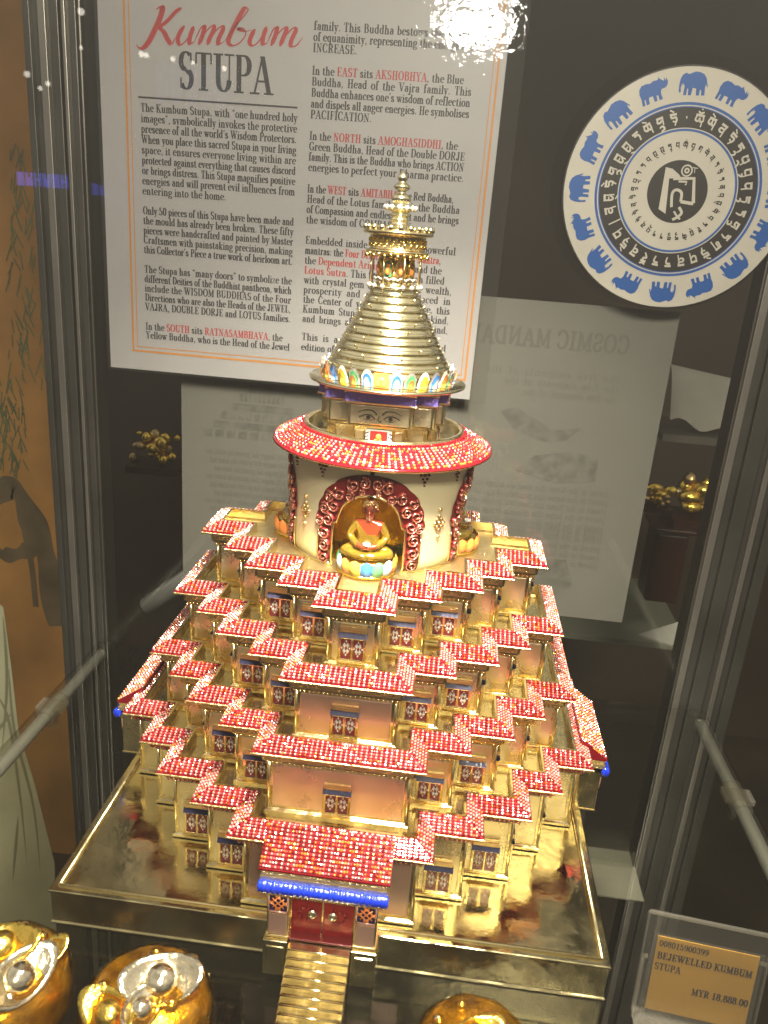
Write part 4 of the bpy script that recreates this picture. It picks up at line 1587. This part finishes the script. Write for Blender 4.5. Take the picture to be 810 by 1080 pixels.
para(['family. This Buddha bestows the wisdom', 'of equanimity, representing the energies of', 'INCREASE.'], XR, WR, (332.5, 31.5), (331.5, 54.7), FS)
para(['In the *EAST sits *AKSHOBHYA, the Blue', 'Buddha, Head of the Vajra family. This', "Buddha enhances one's wisdom of reflection", 'and dispels all anger energies. He symbolises', 'PACIFICATION.'], XR, WR, (330.7, 78.6), (329.3, 124.8), FS)
para(['In the *NORTH sits *AMOGHASIDDHI, the', 'Green Buddha, Head of the Double DORJE', 'family. This is the Buddha who brings ACTION', 'energies to perfect your Dharma practice.'], XR, WR, (328, 147.3), (326.6, 180.1), FS)
para(['In the *WEST sits *AMITABHA, the Red Buddha,', 'Head of the Lotus family. He is the Buddha', 'of Compassion and endless light and he brings', 'the wisdom of COMPASSION.'], XR, WR, (326.3, 202.9), (324.8, 235.2), FS)
para(['Embedded inside the Stupa are powerful', 'mantras: the *Four *Deities *Protection *Mantra,', 'the *Dependent *Arising *Mantra and the', '*Lotus *Sutra. This Stupa has been filled', 'with crystal gem chips to create wealth,', 'prosperity and abundance. Placed in', 'the Center of your home or office, this', 'Kumbum Stupa blesses all of mankind,', 'and brings all good things to mankind,'], XR, WR, (324.4, 257), (321.4, 339.3), FS, False)
para(['This is a rare collectible, a limited', 'edition of fifty pieces.'], XR, WR, (321, 358.5), (320, 369.2), FS)

# ------------------------------------------------------------------ round disc
DC = at(714, 202.5, 10.62)
DR = 5.50
DI = empty("round_disc", (DC.x, 10.62, DC.z), "round cream and black disc with ring of blue elephants and rhinoceroses on the glass", "sticker")
pen0 = Pen((DC.x, 10.62, DC.z))


def ring(pen, r0, r1, mi=0, n=96, h=0.0):
    vs = []
    for k in range(n):
        a = 2 * PI * k / n
        vs += [pen.P(r0 * math.cos(a), r0 * math.sin(a), h), pen.P(r1 * math.cos(a), r1 * math.sin(a), h)]
    pen.mb.add(vs, [(2 * k, 2 * k + 1, (2 * k + 3) % (2 * n), (2 * k + 2) % (2 * n)) for k in range(n)], mi)


mb = MB()
loops = []
for r, y in ((DR - .02, 10.72), (DR, 10.70), (DR, 10.60), (DR - .03, 10.585)):
    loops.append([(DC.x + r * math.cos(a), y, DC.z + r * math.sin(a)) for a in np.linspace(0, 2 * PI, 96, endpoint=False)])
mb.loft(loops, 0, False, True, True)
mb.build("disc_board", [M['disc_black']], DI)
YD = 10.58
pen = Pen((DC.x, YD, DC.z), lift=.004)
ring(pen, 3.98, DR - .09)                    # animal ring
ring(pen, 1.42, 2.62, 0)
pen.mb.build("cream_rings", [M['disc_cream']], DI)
pen = Pen((DC.x, YD, DC.z), lift=.010)
ring(pen, 3.80, 3.92)
ring(pen, 2.68, 2.78)
ring(pen, 3.70, 3.745)
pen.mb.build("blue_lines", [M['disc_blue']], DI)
pen = Pen((DC.x, YD, DC.z), lift=.004)
ring(pen, 3.745, 3.80); ring(pen, 3.92, 3.98); ring(pen, 2.62, 2.68); ring(pen, 2.78, 2.83)
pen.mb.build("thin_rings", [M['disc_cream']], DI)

ELE = [(-1.0, -.55), (-1.02, -.15), (-.98, .25), (-.85, .55), (-.62, .68), (-.40, .60), (-.25, .66), (.05, .78), (.40, .74), (.70, .60), (.88, .36), (.98, .02), (1.06, -.2), (.98, -.22), (.90, -.02),
       (.86, -.30), (.90, -.78), (.66, -.80), (.62, -.46), (.52, -.40), (.50, -.80), (.28, -.80), (.24, -.34), (-.02, -.30), (-.08, -.80), (-.30, -.80), (-.32, -.40), (-.40, -.34), (-.44, -.80), (-.64, -.80), (-.62, -.20),
       (-.72, -.02), (-.78, -.12), (-.98, -.34), (-.80, -.10), (-.84, -.02), (-.88, -.30), (-.84, -.58), (-.92, -.66)]
RHI = [(-1.12, .10), (-1.0, -.06), (-.80, -.12), (-.62, -.10), (-.52, -.26), (-.50, -.46), (-.54, -.80), (-.30, -.80), (-.28, -.46), (-.16, -.40), (-.14, -.78), (.06, -.78), (.10, -.36), (.40, -.36), (.44, -.80), (.66, -.80), (.66, -.44),
       (.74, -.40), (.76, -.80), (.96, -.80), (.94, -.30), (1.0, .02), (.94, .36), (.72, .58), (.40, .60), (.10, .52), (-.16, .62), (-.40, .58), (-.52, .60), (-.54, .76), (-.64, .60), (-.80, .44), (-.88, .36), (-.96, .62), (-1.0, .34), (-1.10, .52), (-1.16, .26)]


def animal(pen, poly, ang, r, s):
    ca, sa = math.cos(ang), math.sin(ang)
    pts = []
    for x, y in poly:
        px, py = x * s, y * s + r
        pts.append((px * ca - py * sa, px * sa + py * ca))
    pen.poly(pts, 0)


for k in range(16):
    ang = -2 * PI * k / 16 + .03
    pen = Pen((DC.x, YD, DC.z), lift=.012)
    animal(pen, ELE if k % 2 == 0 else [(-x, y) for x, y in RHI], ang, 4.70, .63)
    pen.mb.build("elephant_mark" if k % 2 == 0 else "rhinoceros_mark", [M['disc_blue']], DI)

# letters of the mantra: head line, stems, curls in a broad-pen style
TIB = {'ye': [[(-.4, .5), (.4, .5)], [(-.3, .5), (-.35, .1), (-.1, -.05), (0, .2), (0, .45)], [(0, .2), (.1, -.05), (.3, 0), (.3, .5)], [(.3, 0), (.3, -.5)], [(-.3, .95), (.1, .7)]],
       'dha': [[(-.35, .5), (.35, .5)], [(.2, .5), (.2, .2), (-.2, .15), (-.25, -.1), (0, -.2), (.2, -.05)], [(.2, .2), (.25, -.6)]],
       'ma': [[(-.35, .5), (.35, .5)], [(.25, .5), (.25, -.5)], [(-.25, .5), (-.25, -.2), (-.05, -.35), (.25, 0)], [(-.3, .05), (.1, .1)], [(-.2, -.6), (.25, -.9)]],
       'he': [[(-.35, .5), (.35, .5)], [(-.2, .5), (-.2, .2), (.25, .2), (.25, -.2), (-.1, -.1)], [(.25, -.2), (.1, -.55)], [(-.3, .95), (.1, .7)]],
       'tu': [[(-.35, .5), (.35, .5)], [(-.1, .5), (-.25, .2), (.1, .25), (.25, .1), (.2, -.3)], [(-.1, -.5), (.1, -.4), (.25, -.6), (.05, -.9)]],
       'pra': [[(-.35, .5), (-.05, .5)], [(.05, .5), (.35, .5)], [(-.25, .5), (-.25, 0), (.25, 0), (.25, .5)], [(.25, 0), (.25, -.45)], [(-.3, -.6), (.0, -.5), (.3, -.95)]],
       'bha': [[(-.35, .5), (.35, .5)], [(-.25, .5), (-.25, -.05), (.2, -.05)], [(.25, .5), (.25, -.4)], [(-.1, -.4), (.2, -.5), (-.1, -.8)]],
       'va': [[(-.35, .5), (.35, .5)], [(-.25, .5), (-.25, 0), (.0, -.1), (.25, .1)], [(.25, .5), (.25, -.55)]],
       'ga': [[(-.35, .5), (.35, .5)], [(-.25, .5), (-.3, .0), (-.1, -.05), (-.1, .45)], [(.25, .5), (.25, -.55)]],
       'ta': [[(-.3, .5), (.35, .5)], [(0, .5), (-.15, .25), (.15, .25), (.25, 0), (.15, -.4)]],
       'om': [[(-.45, .45), (.45, .45)], [(-.3, .45), (-.4, .0), (-.1, -.1), (0, .2), (.1, -.1), (.4, 0), (.3, .45)], [(.3, 0), (.3, -.6)], [(-.3, .8), (0, .65), (.3, .8)], [(-.05, 1.0), (.1, 1.05)]],
       'sva': [[(-.35, .5), (.35, .5)], [(-.2, .5), (-.3, .15), (.0, .1), (.1, .3)], [(.25, .5), (.25, -.2)], [(-.2, -.4), (.1, -.3), (.25, -.6), (-.1, -.75)]],
       'ro': [[(-.3, .5), (.3, .5)], [(.05, .5), (.1, .2), (-.2, .1), (.15, -.35)], [(-.3, .8), (0, .7), (.3, .85)]],
       'bar': [[(0, .55), (0, -.75)]], 'dot': [[(-.06, .15), (.06, .15)]]}
SEQ = ['om', 'ye', 'dha', 'ma', 'he', 'tu', 'pra', 'bha', 'va', 'he', 'tu', 'ta', 'sva', 'ta', 'ga', 'ta', 'he', 'va', 'dha', 'ta', 'ta', 'ye', 'ro', 'dha', 'he', 'va', 'bar', 'va', 'dha', 'ma', 'he', 'sva', 'ma', 'pra', 'ma', 'ta', 'ye', 'sva', 'he', 'bar', 'dot']


def tib(pen, g, ang, r, s, w):
    ca, sa = math.cos(ang), math.sin(ang)
    for st in TIB[g]:
        pts = catmull(st, 5) if len(st) > 2 else st
        q = []
        for x, y in pts:
            px, py = x * s, y * s + r
            q.append((px * ca - py * sa, px * sa + py * ca))
        head = len(st) == 2 and abs(st[0][1] - st[1][1]) < .01
        pen.ribbon(q, lambda dx, dy, u: w * (1.25 if head else (.75 + .35 * math.sin(PI * u))), 0)


pen = Pen((DC.x, YD, DC.z), lift=.012)
SEQ2 = [g for i, g in enumerate(SEQ) if i % 6 != 3]
for i, g in enumerate(SEQ2): tib(pen, g, -2 * PI * i / len(SEQ2) - .13, 3.20, .46, .085)
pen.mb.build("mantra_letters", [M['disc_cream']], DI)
pen = Pen((DC.x, YD, DC.z), lift=.012)
for i in range(36):
    g = SEQ[(i * 7) % 38]
    if g in ('bar', 'dot'): g = 'ta'
    tib(pen, g, -2 * PI * i / 36, 2.06, .24, .05)
pen.mb.build("small_letters", [M['disc_black']], DI)
pen = Pen((DC.x, YD, DC.z), lift=.012)
def eq(x, y):
    q = at(620 + x / 4.5, 110 + y / 4.5, YD)
    return (q.x - DC.x, q.z - DC.z)


pen.poly([eq(*p) for p in [(370, 298), (335, 497), (368, 520), (386, 352), (442, 350), (434, 334), (402, 306)]])
for st, w in (([(405, 352), (504, 352), (500, 470)], .16), ([(500, 472), (440, 462)], .15), ([(396, 488), (400, 425), (420, 406), (444, 420), (440, 462)], .13), ([(430, 366), (470, 368), (462, 384)], .09),
              ([(432, 488), (444, 515), (425, 535), (400, 548)], .13), ([(408, 508), (420, 528), (436, 546)], .09), ([(498, 300), (522, 304)], .04), ([(508, 300), (506, 326)], .035)):
    pen.ribbon([eq(*p) for p in (catmull(st, 6) if len(st) > 3 else st)], lambda dx, dy, u: w, 0)
c_ = eq(470, 315)
for r_, w_ in ((.24, .07), (.09, .08)):
    pen.ribbon([(c_[0] + r_ * math.cos(t), c_[1] + r_ * math.sin(t)) for t in np.linspace(0, 2 * PI, 18, endpoint=False)], lambda dx, dy, u: w_, 0, True)
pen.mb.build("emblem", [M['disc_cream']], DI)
mb = MB()
loops = [[(DC.x - .2 + r * math.cos(a), y, DC.z + .2 + r * math.sin(a)) for a in np.linspace(0, 2 * PI, 96, endpoint=False)] for r, y in ((5.85, 10.80), (5.85, 10.76))]
mb.loft(loops, 0, False, True, True)
mb.build("clear_margin", [M['sticker_clear']], DI)

# ------------------------------------------------------------------ sheet behind the glass, seen from its back
YS = 11.6
A = at(183, 395, YS); Bq = at(655, 660, YS); Cq = at(712, 330, YS)
sx0, sx1, sz0, sz1 = -12.6, 14.0, 3.0, 20.9
SHT = empty("paper_sheet", ((sx0 + sx1) / 2, YS, sz0), "large greyish sheet with faint mirrored print hanging below the poster", "paper sheet")
MB().box(sx0, sx1, YS, YS + .05, sz0, sz1).build("paper", [M['sheet']], SHT)
pen = Pen((13.2, YS, 0), ax=(-1, 0, 0), lift=-.012)          # mirrored: the print runs right to left
pen.az = Vector((0, -1, 0)); pen.lift = .012
pen.line("COSMIC MANDALA DESIGN", 1.5, 18.55, .92, T=.17, t=.15, sp=.06)
for i in range(3):
    pen.line("the five elements of the", .5 + 1.2, 17.0 - i * .55, .38, 7.2 - i * 1.1, T=.12, t=.08)
for blk in (10.6, 8.3):
    for i in range(6 if blk > 9 else 5):
        pen.line("placed in the home this mandala brings luck and", .9 + .3, blk - i * .52, .34, 8.6, T=.12, t=.08)
for i in range(8):
    pen.line("one hundred holy images that protect the home and", 18.0, 10.9 - i * .5, .33, 6.4 - .25 * (i % 3), T=.12, t=.08)
pen.mb.build("mirrored_print", [M['sheet_ink']], SHT)
pen = Pen((0, YS, 0), lift=.012)
for i in range(6):                                                          # faint stupa picture
    hw, zz_ = 3.4 - i * .52, 11.9 + i * .55
    if i % 2: pen.poly([(-7.9 - hw, zz_), (-7.9 + hw, zz_), (-7.9 + hw - .1, zz_ + .42), (-7.9 - hw + .1, zz_ + .42)])
    else:
        for j in range(10):
            xx = -7.9 - hw + 2 * hw * j / 10
            pen.poly([(xx, zz_), (xx + hw * .15, zz_), (xx + hw * .15, zz_ + .5), (xx, zz_ + .4)])
pen.poly([(-8.6, 15.2), (-7.2, 15.2), (-7.6, 16.6), (-8.2, 16.6)])
pen.poly([(5.4, 14.9), (6.2, 15.2), (8.4, 14.1), (10.0, 14.4), (9.2, 13.6), (8.0, 13.4), (6.2, 14.0)][::-1])
pen.poly([(6.6, 11.6), (7.6, 12.6), (9.6, 13.0), (11.1, 12.7), (11.1, 11.4), (9.0, 11.1)][::-1])
pen.poly([(6.6, 5.2), (8.0, 6.4), (10.2, 6.6), (10.8, 5.0), (9.6, 4.1), (7.2, 4.2)][::-1])
pen.mb.build("faint_pictures", [M['sheet_pic']], SHT)

# ------------------------------------------------------------------ price tag in an acrylic stand
TO = Vector((11.5, -10.25, SHELF))
TG = empty("price_tag", TO, "tan price card reading BEJEWELLED KUMBUM STUPA in a clear acrylic stand", "price tag")
ax = Vector((.985, -.10, 0)).normalized()
tilt = Vector((0, .10, 1)).normalized()
nz = ax.cross(tilt)


def TQ(x, z, d=0.0): return TO + ax * x + tilt * z - nz * (-d)


def slab(mb, x0, x1, z0, z1, d0, d1, mi=0):
    vs = [TQ(x, z, d) for z in (z0, z1) for d in (d0, d1) for x in (x0, x1)]
    mb.add(vs, [(0, 2, 3, 1), (4, 5, 7, 6), (0, 1, 5, 4), (2, 6, 7, 3), (0, 4, 6, 2), (1, 3, 7, 5)], mi)


mb = MB()
slab(mb, -.35, 3.62, .02, 4.0, .06, .16)
slab(mb, -.12, 3.45, .02, 3.36, .26, .30)
mb.build("holder", [M['acrylic']], TG)
mb = MB()
for x0, x1, z0, z1 in ((-.35, 3.62, 3.96, 4.06), (-.40, -.34, .02, 4.0), (3.6, 3.67, .02, 4.0), (-.35, -.15, 2.2, 2.28), (3.3, 3.62, 2.86, 2.94)):
    slab(mb, x0, x1, z0, z1, .05, .17)
slab(mb, -.44, -.34, .0, 2.4, .44, .50)
slab(mb, -.40, 3.62, .0, .08, .05, 1.0)
mb.build("holder_edge", [M['acrylic_edge']], TG)
mb = MB()
slab(mb, .02, 3.32, .25, 3.22, .19, .23)
mb.build("card", [M['tag']], TG)
pen = Pen(TO + nz * .24, ax=ax, ay=tilt, lift=.004)
if pen.az.dot(Vector((0, -1, 0))) < 0: pen.az = -pen.az
pen.line("008015900399", .10, 2.86, .225, 1.62, T=.17, t=.09, sp=.06)
pen.line("BEJEWELLED KUMBUM", .10, 2.36, .27, 3.10, T=.19, t=.09)
pen.line("STUPA", .08, 1.92, .27, .88, T=.17, t=.08)
pen.line("MYR 18,888.00", 1.42, 1.20, .27, 1.85, T=.19, t=.09)
pen.mb.build("print", [M['ink']], TG)

# ------------------------------------------------------------------ amber pots of ingots in the foreground
def ingot(mb, c, r, h, rz, tilt_, mi):
    """boat-shaped ingot: raised prow and stern, round dome in the middle"""
    n, m = 24, 7
    prof = [(.55, -.5), (.85, -.2), (1.0, .15), (.97, .28), (.78, .12), (.5, .04), (.0, .02)]
    vs = []
    Rm = Matrix.Rotation(rz, 3, 'Z') @ Matrix.Rotation(tilt_, 3, 'X')
    for rr, zz_ in prof:
        for k in range(n):
            a = 2 * PI * k / n
            lift = .45 * abs(math.cos(a)) ** 3 * max(0, rr - .35) if zz_ > -.3 else 0
            p = Vector((r * rr * math.cos(a) * 1.05, r * .62 * rr * math.sin(a), h * (zz_ + lift * 1.6)))
            vs.append(Vector(c) + Rm @ p)
    fs = []
    for i in range(m - 1):
        for k in range(n):
            k2 = (k + 1) % n
            fs.append((i * n + k, i * n + k2, (i + 1) * n + k2, (i + 1) * n + k))
    fs.append(tuple(range(n - 1, -1, -1)))
    mb.add(vs, fs, mi, True)
    b = MB()
    b.ball((0, 0, 0), r * .42, 0, 14, 8, (1, .95, .75))
    mb.add([Vector(c) + Rm @ (Vector(p) + Vector((0, 0, h * .22))) for p in b.v], b.f, mi, True)


def pot(name, x, y, rad, top, seed, label, items, cat="ornament"):
    rd = random.Random(seed)
    root = empty(name, (x, y, SHELF), label, cat, "amber treasure pots along the front of the shelf")
    h = top - SHELF
    mb = MB()
    prof = []
    for i in range(19):
        t = i / 18
        zz_ = SHELF + .02 + h * .92 * t
        rr = rad * (1 - abs((t - .48) / .62) ** 2.6) ** .5 if abs((t - .48) / .62) < 1 else .3
        prof.append((max(rr, rad * .45), zz_))
    mb.lathe(prof, 40, 0, False, c=(x, y), rib=lambda a, z: 1 + .012 * math.cos(a * 10 + z * 3))
    body = mb.build("pot_body", [M['amber']], root)
    mb = MB()
    mb.lathe([(r_ * .94, z_) for r_, z_ in prof[1:-2]], 40, 0, True, c=(x, y), rib=lambda a, z: 1 + .02 * math.sin(a * 9 + z * 6))
    mb.build("gold_lining", [M['leaf']], root)
    for (dx, dy, dz, r, rz, tl, m_) in items:
        mb = MB()
        ingot(mb, (x + dx, y + dy, SHELF + h * .86 + dz), r, r * .62, rz, tl, 0)
        mb.build("ingot", [M[m_]], root)
    for i in range(5):
        mb = MB()
        a = 2 * PI * (i + rd.uniform(.2, .8)) / 5
        rr = rad * rd.uniform(.5, .66)
        mb.ball((x + rr * math.cos(a), y + rr * math.sin(a), SHELF + h * .84), rad * rd.uniform(.10, .15), 0, 7, 5, (1, 1, .9))
        mb.build("crystal_bead", [M['silver']], root)
    return root


pot("treasure_pot", -5.0, -14.0, 2.12, 1.08, 1, "amber glass pot heaped with pale ingots, next to the golden stairs",
    [(.45, .1, .22, 1.25, .3, .45, 'silver'), (-.75, -1.0, -.1, 1.05, -.5, .5, 'gold_yellow'), (.15, -.85, .12, .85, 1.3, .5, 'silver'), (.5, .9, -.05, .8, .1, -.2, 'silver')])
pot("treasure_pot", -9.75, -14.2, 2.25, 1.40, 2, "amber glass pot of gold and clear ingots cut off by the photo's left edge",
    [(1.0, -.5, .15, 1.2, 1.2, .5, 'silver'), (.0, .3, .35, 1.2, .3, .2, 'gold_yellow'), (-.6, -.9, .1, .85, .4, .4, 'silver'), (1.2, .6, -.1, .8, .9, .1, 'gold_yellow')])
pot("treasure_pot", 5.35, -14.0, 1.95, .92, 3, "amber glass pot whose top shows below the centre of the slab's front edge",
    [(.0, .0, .0, .95, .6, .1, 'gold_yellow'), (-.7, -.6, -.1, .7, -.4, .3, 'gold_yellow')])
pot("treasure_pot", 8.75, -14.2, 1.6, .62, 4, "amber glass pot barely showing at the bottom edge beside the price tag",
    [(.0, .0, .0, .7, .2, .1, 'gold_yellow')])

# ------------------------------------------------------------------ things behind the case
MUR = empty("scroll_painting", (-34, 26, -30), "tall orange scroll painting with pine branch and pale robed figure beyond the side glass", "painting")
MB().box(-46, -25.9, 26, 26.4, -34, 62).build("canvas", [M['mural']], MUR)
pen = Pen((0, 26, 0), lift=.03)


def mp(px, py):
    q = at(px, py, 26)
    return (q.x, q.z)


trunk = catmull([mp(66, 660), mp(55, 610), mp(45, 575), mp(32, 545), mp(20, 520), mp(8, 515), mp(-10, 530)], 8)
pen.ribbon(trunk, lambda dx, dy, u: 2.4 - 1.0 * u + .5 * math.sin(u * 17), 0)
pen.ribbon(catmull([mp(38, 560), mp(30, 580), mp(5, 585), mp(-10, 575)], 8), lambda dx, dy, u: 1.5 - .6 * u + .3 * math.sin(u * 23), 0)
pen.ribbon(catmull([mp(26, 560), mp(34, 600), mp(38, 640)], 8), lambda dx, dy, u: .5, 0)
pen.mb.build("painted_branch", [M['mural_dark']], MUR)
pen = Pen((0, 26, 0), lift=.05)
for i in range(170):
    if i < 80: bx, by = random.uniform(-5, 26), random.uniform(395, 490)
    else: bx, by = random.uniform(10, 48), random.uniform(150, 400)
    c = mp(bx, by)
    a = random.uniform(-.5, .5) - PI / 2
    l = random.uniform(.7, 1.7)
    pen.ribbon([c, (c[0] + l * math.cos(a), c[1] + l * math.sin(a))], lambda dx, dy, u: .09, 0)
pen.mb.build("painted_needles", [M['mural_green']], MUR)
pen = Pen((0, 26, 0), lift=.08)
rb = [mp(-20, 620), mp(4, 640), mp(12, 700), mp(20, 770), mp(38, 830), mp(58, 910), mp(60, 1000), mp(-20, 1000)]
pen.poly(rb[::-1])
pen.mb.build("painted_robe", [M['mural_robe']], MUR)
pen = Pen((0, 26, 0), lift=.11)
for ps in ([(4, 650), (8, 720), (2, 800)], [(-4, 730), (10, 760), (22, 840), (30, 920)], [(10, 705), (16, 770), (36, 850), (44, 930)], [(-10, 780), (14, 750)], [(20, 860), (14, 930)]):
    pen.ribbon(catmull([mp(*p) for p in ps], 6), lambda dx, dy, u: .30 * math.sin(PI * min(1, u + .05)), 0)
pen.mb.build("painted_folds", [M['mural_fold']], MUR)


def nugget(px, py, y, r, label, m='gold_yellow', seed=0):
    c = at(px, py, y)
    rd = random.Random(seed)
    root = empty("gold_ornament", (c.x, y, c.z - r), label, "ornament", "blurred gold ornaments behind the glass")
    mb = MB()
    for i in range(26):
        mb.ball((c.x + rd.gauss(0, .55) * r, y + rd.uniform(-.5, .5) * r, c.z + rd.uniform(-.8, .5) * r), r * rd.uniform(.14, .42), rd.choice((0, 0, 1)), 7, 5, (rd.uniform(.7, 1.5), 1, rd.uniform(.6, 1.1)))
    mb.build("nugget", [M[m], M['gold_dark']], root)
    mb = MB().box(c.x - r * 1.3, c.x + r * 1.3, y - r, y + r, c.z - r * 1.3, c.z - r * .95)
    mb.build("stand", [M['red_lacquer']], root)
    return root


nugget(165, 470, 34, 1.7, "blurred gold ornament between the grey corner post and faint sheet", seed=3)
nugget(745, 520, 30, 2.0, "blurred gold ornament nearest the aluminium post beyond the round disc", seed=5)
nugget(692, 520, 27, 1.0, "small blurred gold ornament just past the faint sheet's side edge", seed=9)

c = at(745, 415, 38)
cl = empty("display_cloth", (c.x, 38, c.z - 3), "blurred white cloth draped over a ledge below the round disc", "cloth")
mb = MB()
nx, ny = 20, 12
vs = []
for i in range(nx + 1):
    for j in range(ny + 1):
        u, v = i / nx, j / ny
        vs.append((c.x - 3.4 + 8.5 * u, 38 - 3 * v, c.z + 2.2 - 4.2 * v ** 1.5 - 1.2 * u + .35 * math.sin(u * 15) * v))
fs = [(i * (ny + 1) + j, (i + 1) * (ny + 1) + j, (i + 1) * (ny + 1) + j + 1, i * (ny + 1) + j + 1) for i in range(nx) for j in range(ny)]
mb.add(vs, fs, 0, True)
mb.build("drape", [M['cloth']], cl)
lc = at(720, 475, 38)
mb = MB().box(c.x - 4, c.x + 9, 34, 42, c.z - 3.6, c.z - 3.0)
mb.build("ledge", [M['metal']], cl)

c = at(700, 590, 29)
rv = empty("lacquer_box", (c.x, 29, c.z - 3), "blurred dark red lacquer stand under the small gold ornament", "stand")
MB().box(c.x - 1.2, c.x + 1.4, 28, 31, c.z - 3.4, c.z + 2.6).build("body", [M['red_lacquer']], rv, .3)
MB().box(c.x - 1.5, c.x + 1.7, 27.6, 31.4, c.z + 2.62, c.z + 3.0).build("lid", [M['red_lacquer']], rv, .1)

c = at(705, 668, 24)
mb = MB()
mb.add([(c.x - 2.2, 24, c.z - .5), (c.x + 1.6, 23, c.z - .9), (c.x + 1.2, 25, c.z + .6), (c.x - 2.2, 24, c.z - .35), (c.x + 1.6, 23, c.z - .75), (c.x + 1.2, 25, c.z + .75)],
       [(0, 2, 1), (3, 4, 5), (0, 1, 4, 3), (1, 2, 5, 4), (2, 0, 3, 5)])
tag(mb.build("paper_card", [M['cloth']], None), "small pale triangular card lying by the foot of the right post", "card")

c = at(190, 615, 30)
mb = MB()
mb.tube([at(155, 640, 30), at(195, 612, 30), at(235, 585, 30)], .85, 12)
tag(mb.build("metal_tube", [M['rail']], None), "blurred grey tube slanting in the dark between post and stupa roofs", "tube")

# shelf of the neighbouring cabinet
c0 = at(560, 655, 30); c1 = at(726, 690, 30)
M['ledge'] = mat("pale_green_glass_edge", (0.13, 0.135, 0.105), 0, 0.3)
mb = MB().box(c0.x - 12, c1.x, 30, 44, (c0.z + c1.z) / 2 - .5, (c0.z + c1.z) / 2)
tag(mb.build("back_shelf", [M['ledge']], None), "pale shelf of the cabinet behind, its edge just under the faint mirrored sheet", "shelf")

# pale card lying under the shelf
c0 = Vector((15.2, 12.3, -14)); c1 = Vector((17.7, 8.2, -14))
mb = MB().box(12.4, 17.6, 8.2, 12.4, -14.1, -14.0)
tag(mb.build("paper_card", [M['cloth']], None), "pale grey rectangular card lying under the shelf beside the slab", "card")


# ------------------------------------------------------------------ lit shop fittings behind the viewer, mirrored faintly in the front pane
M['downlight'] = mat("lit_downlight", (0.8, 0.8, 0.8), 0, 0.5, emission=(1.0, 0.93, 0.80), estr=9.0)
M['blue_lit'] = mat("lit_blue_letters", (0.1, 0.1, 0.4), 0, 0.5, emission=(0.16, 0.18, 1.0), estr=5.0)
M['pale_lit'] = mat("lit_pale_window", (0.3, 0.3, 0.5), 0, 0.5, emission=(0.55, 0.65, 1.0), estr=0.3)


def mirrored(px, py, dist):
    p = at(px, py, -19.6)
    d = (p - CPOS).normalized()
    return p + Vector((d.x, -d.y, d.z)) * dist


for i, (px, py, r) in enumerate(((28, 78, 1.5), (42, 93, 1.2), (50, 88, 1.4), (85, 12, 1.8), (149, 57, 1.6), (154, 58, 1.4), (182, 62, 1.4), (236, 72, 1.4), (203, 66, 1.0), (85, 50, 1.0))):
    c = mirrored(px, py, 320)
    o = MB()
    o.ball(c, r * .62, 0, 12, 8)
    tag(o.build("shop_downlight", [M['downlight']], None, org=c), "small warm shop downlight mirrored as a white dot in the front glass", "lamp", "shop downlights")
c = mirrored(45, 190, 320)
mb = MB()
x = -9.5
for w, kind in ((2.4, 0), (2.2, 1), (2.6, 2), (2.2, 1), (2.6, 3), (2.2, 2)):
    for k in range(3):
        xx = c.x + x + k * w / 2.6
        if kind == 1 and k == 1: mb.box(xx - .25, xx + .25, c.y - .4, c.y, c.z - 2.2, c.z + .6)
        elif kind == 2 and k == 1: mb.box(xx - .9, xx + .9, c.y - .4, c.y, c.z - .3, c.z + .3)
        else: mb.box(xx - .27, xx + .27, c.y - .4, c.y, c.z - 2.3, c.z + 2.3)
    x += w + .9
tag(mb.build("lit_sign", [M['blue_lit']], None, org=c), "row of glowing blue sign strokes mirrored in the front glass beside the corner post", "sign")
c = mirrored(200, 90, 330)
mb = MB()
for k in range(5):
    mb.box(c.x - 13 + k * 5.6, c.x - 13 + k * 5.6 + 4.2, c.y - .4, c.y, c.z - 7 + (k % 2), c.z + 7)
tag(mb.build("light_box", [M['pale_lit']], None, org=c), "pale blue light box mirrored faintly over the poster heading", "light box")
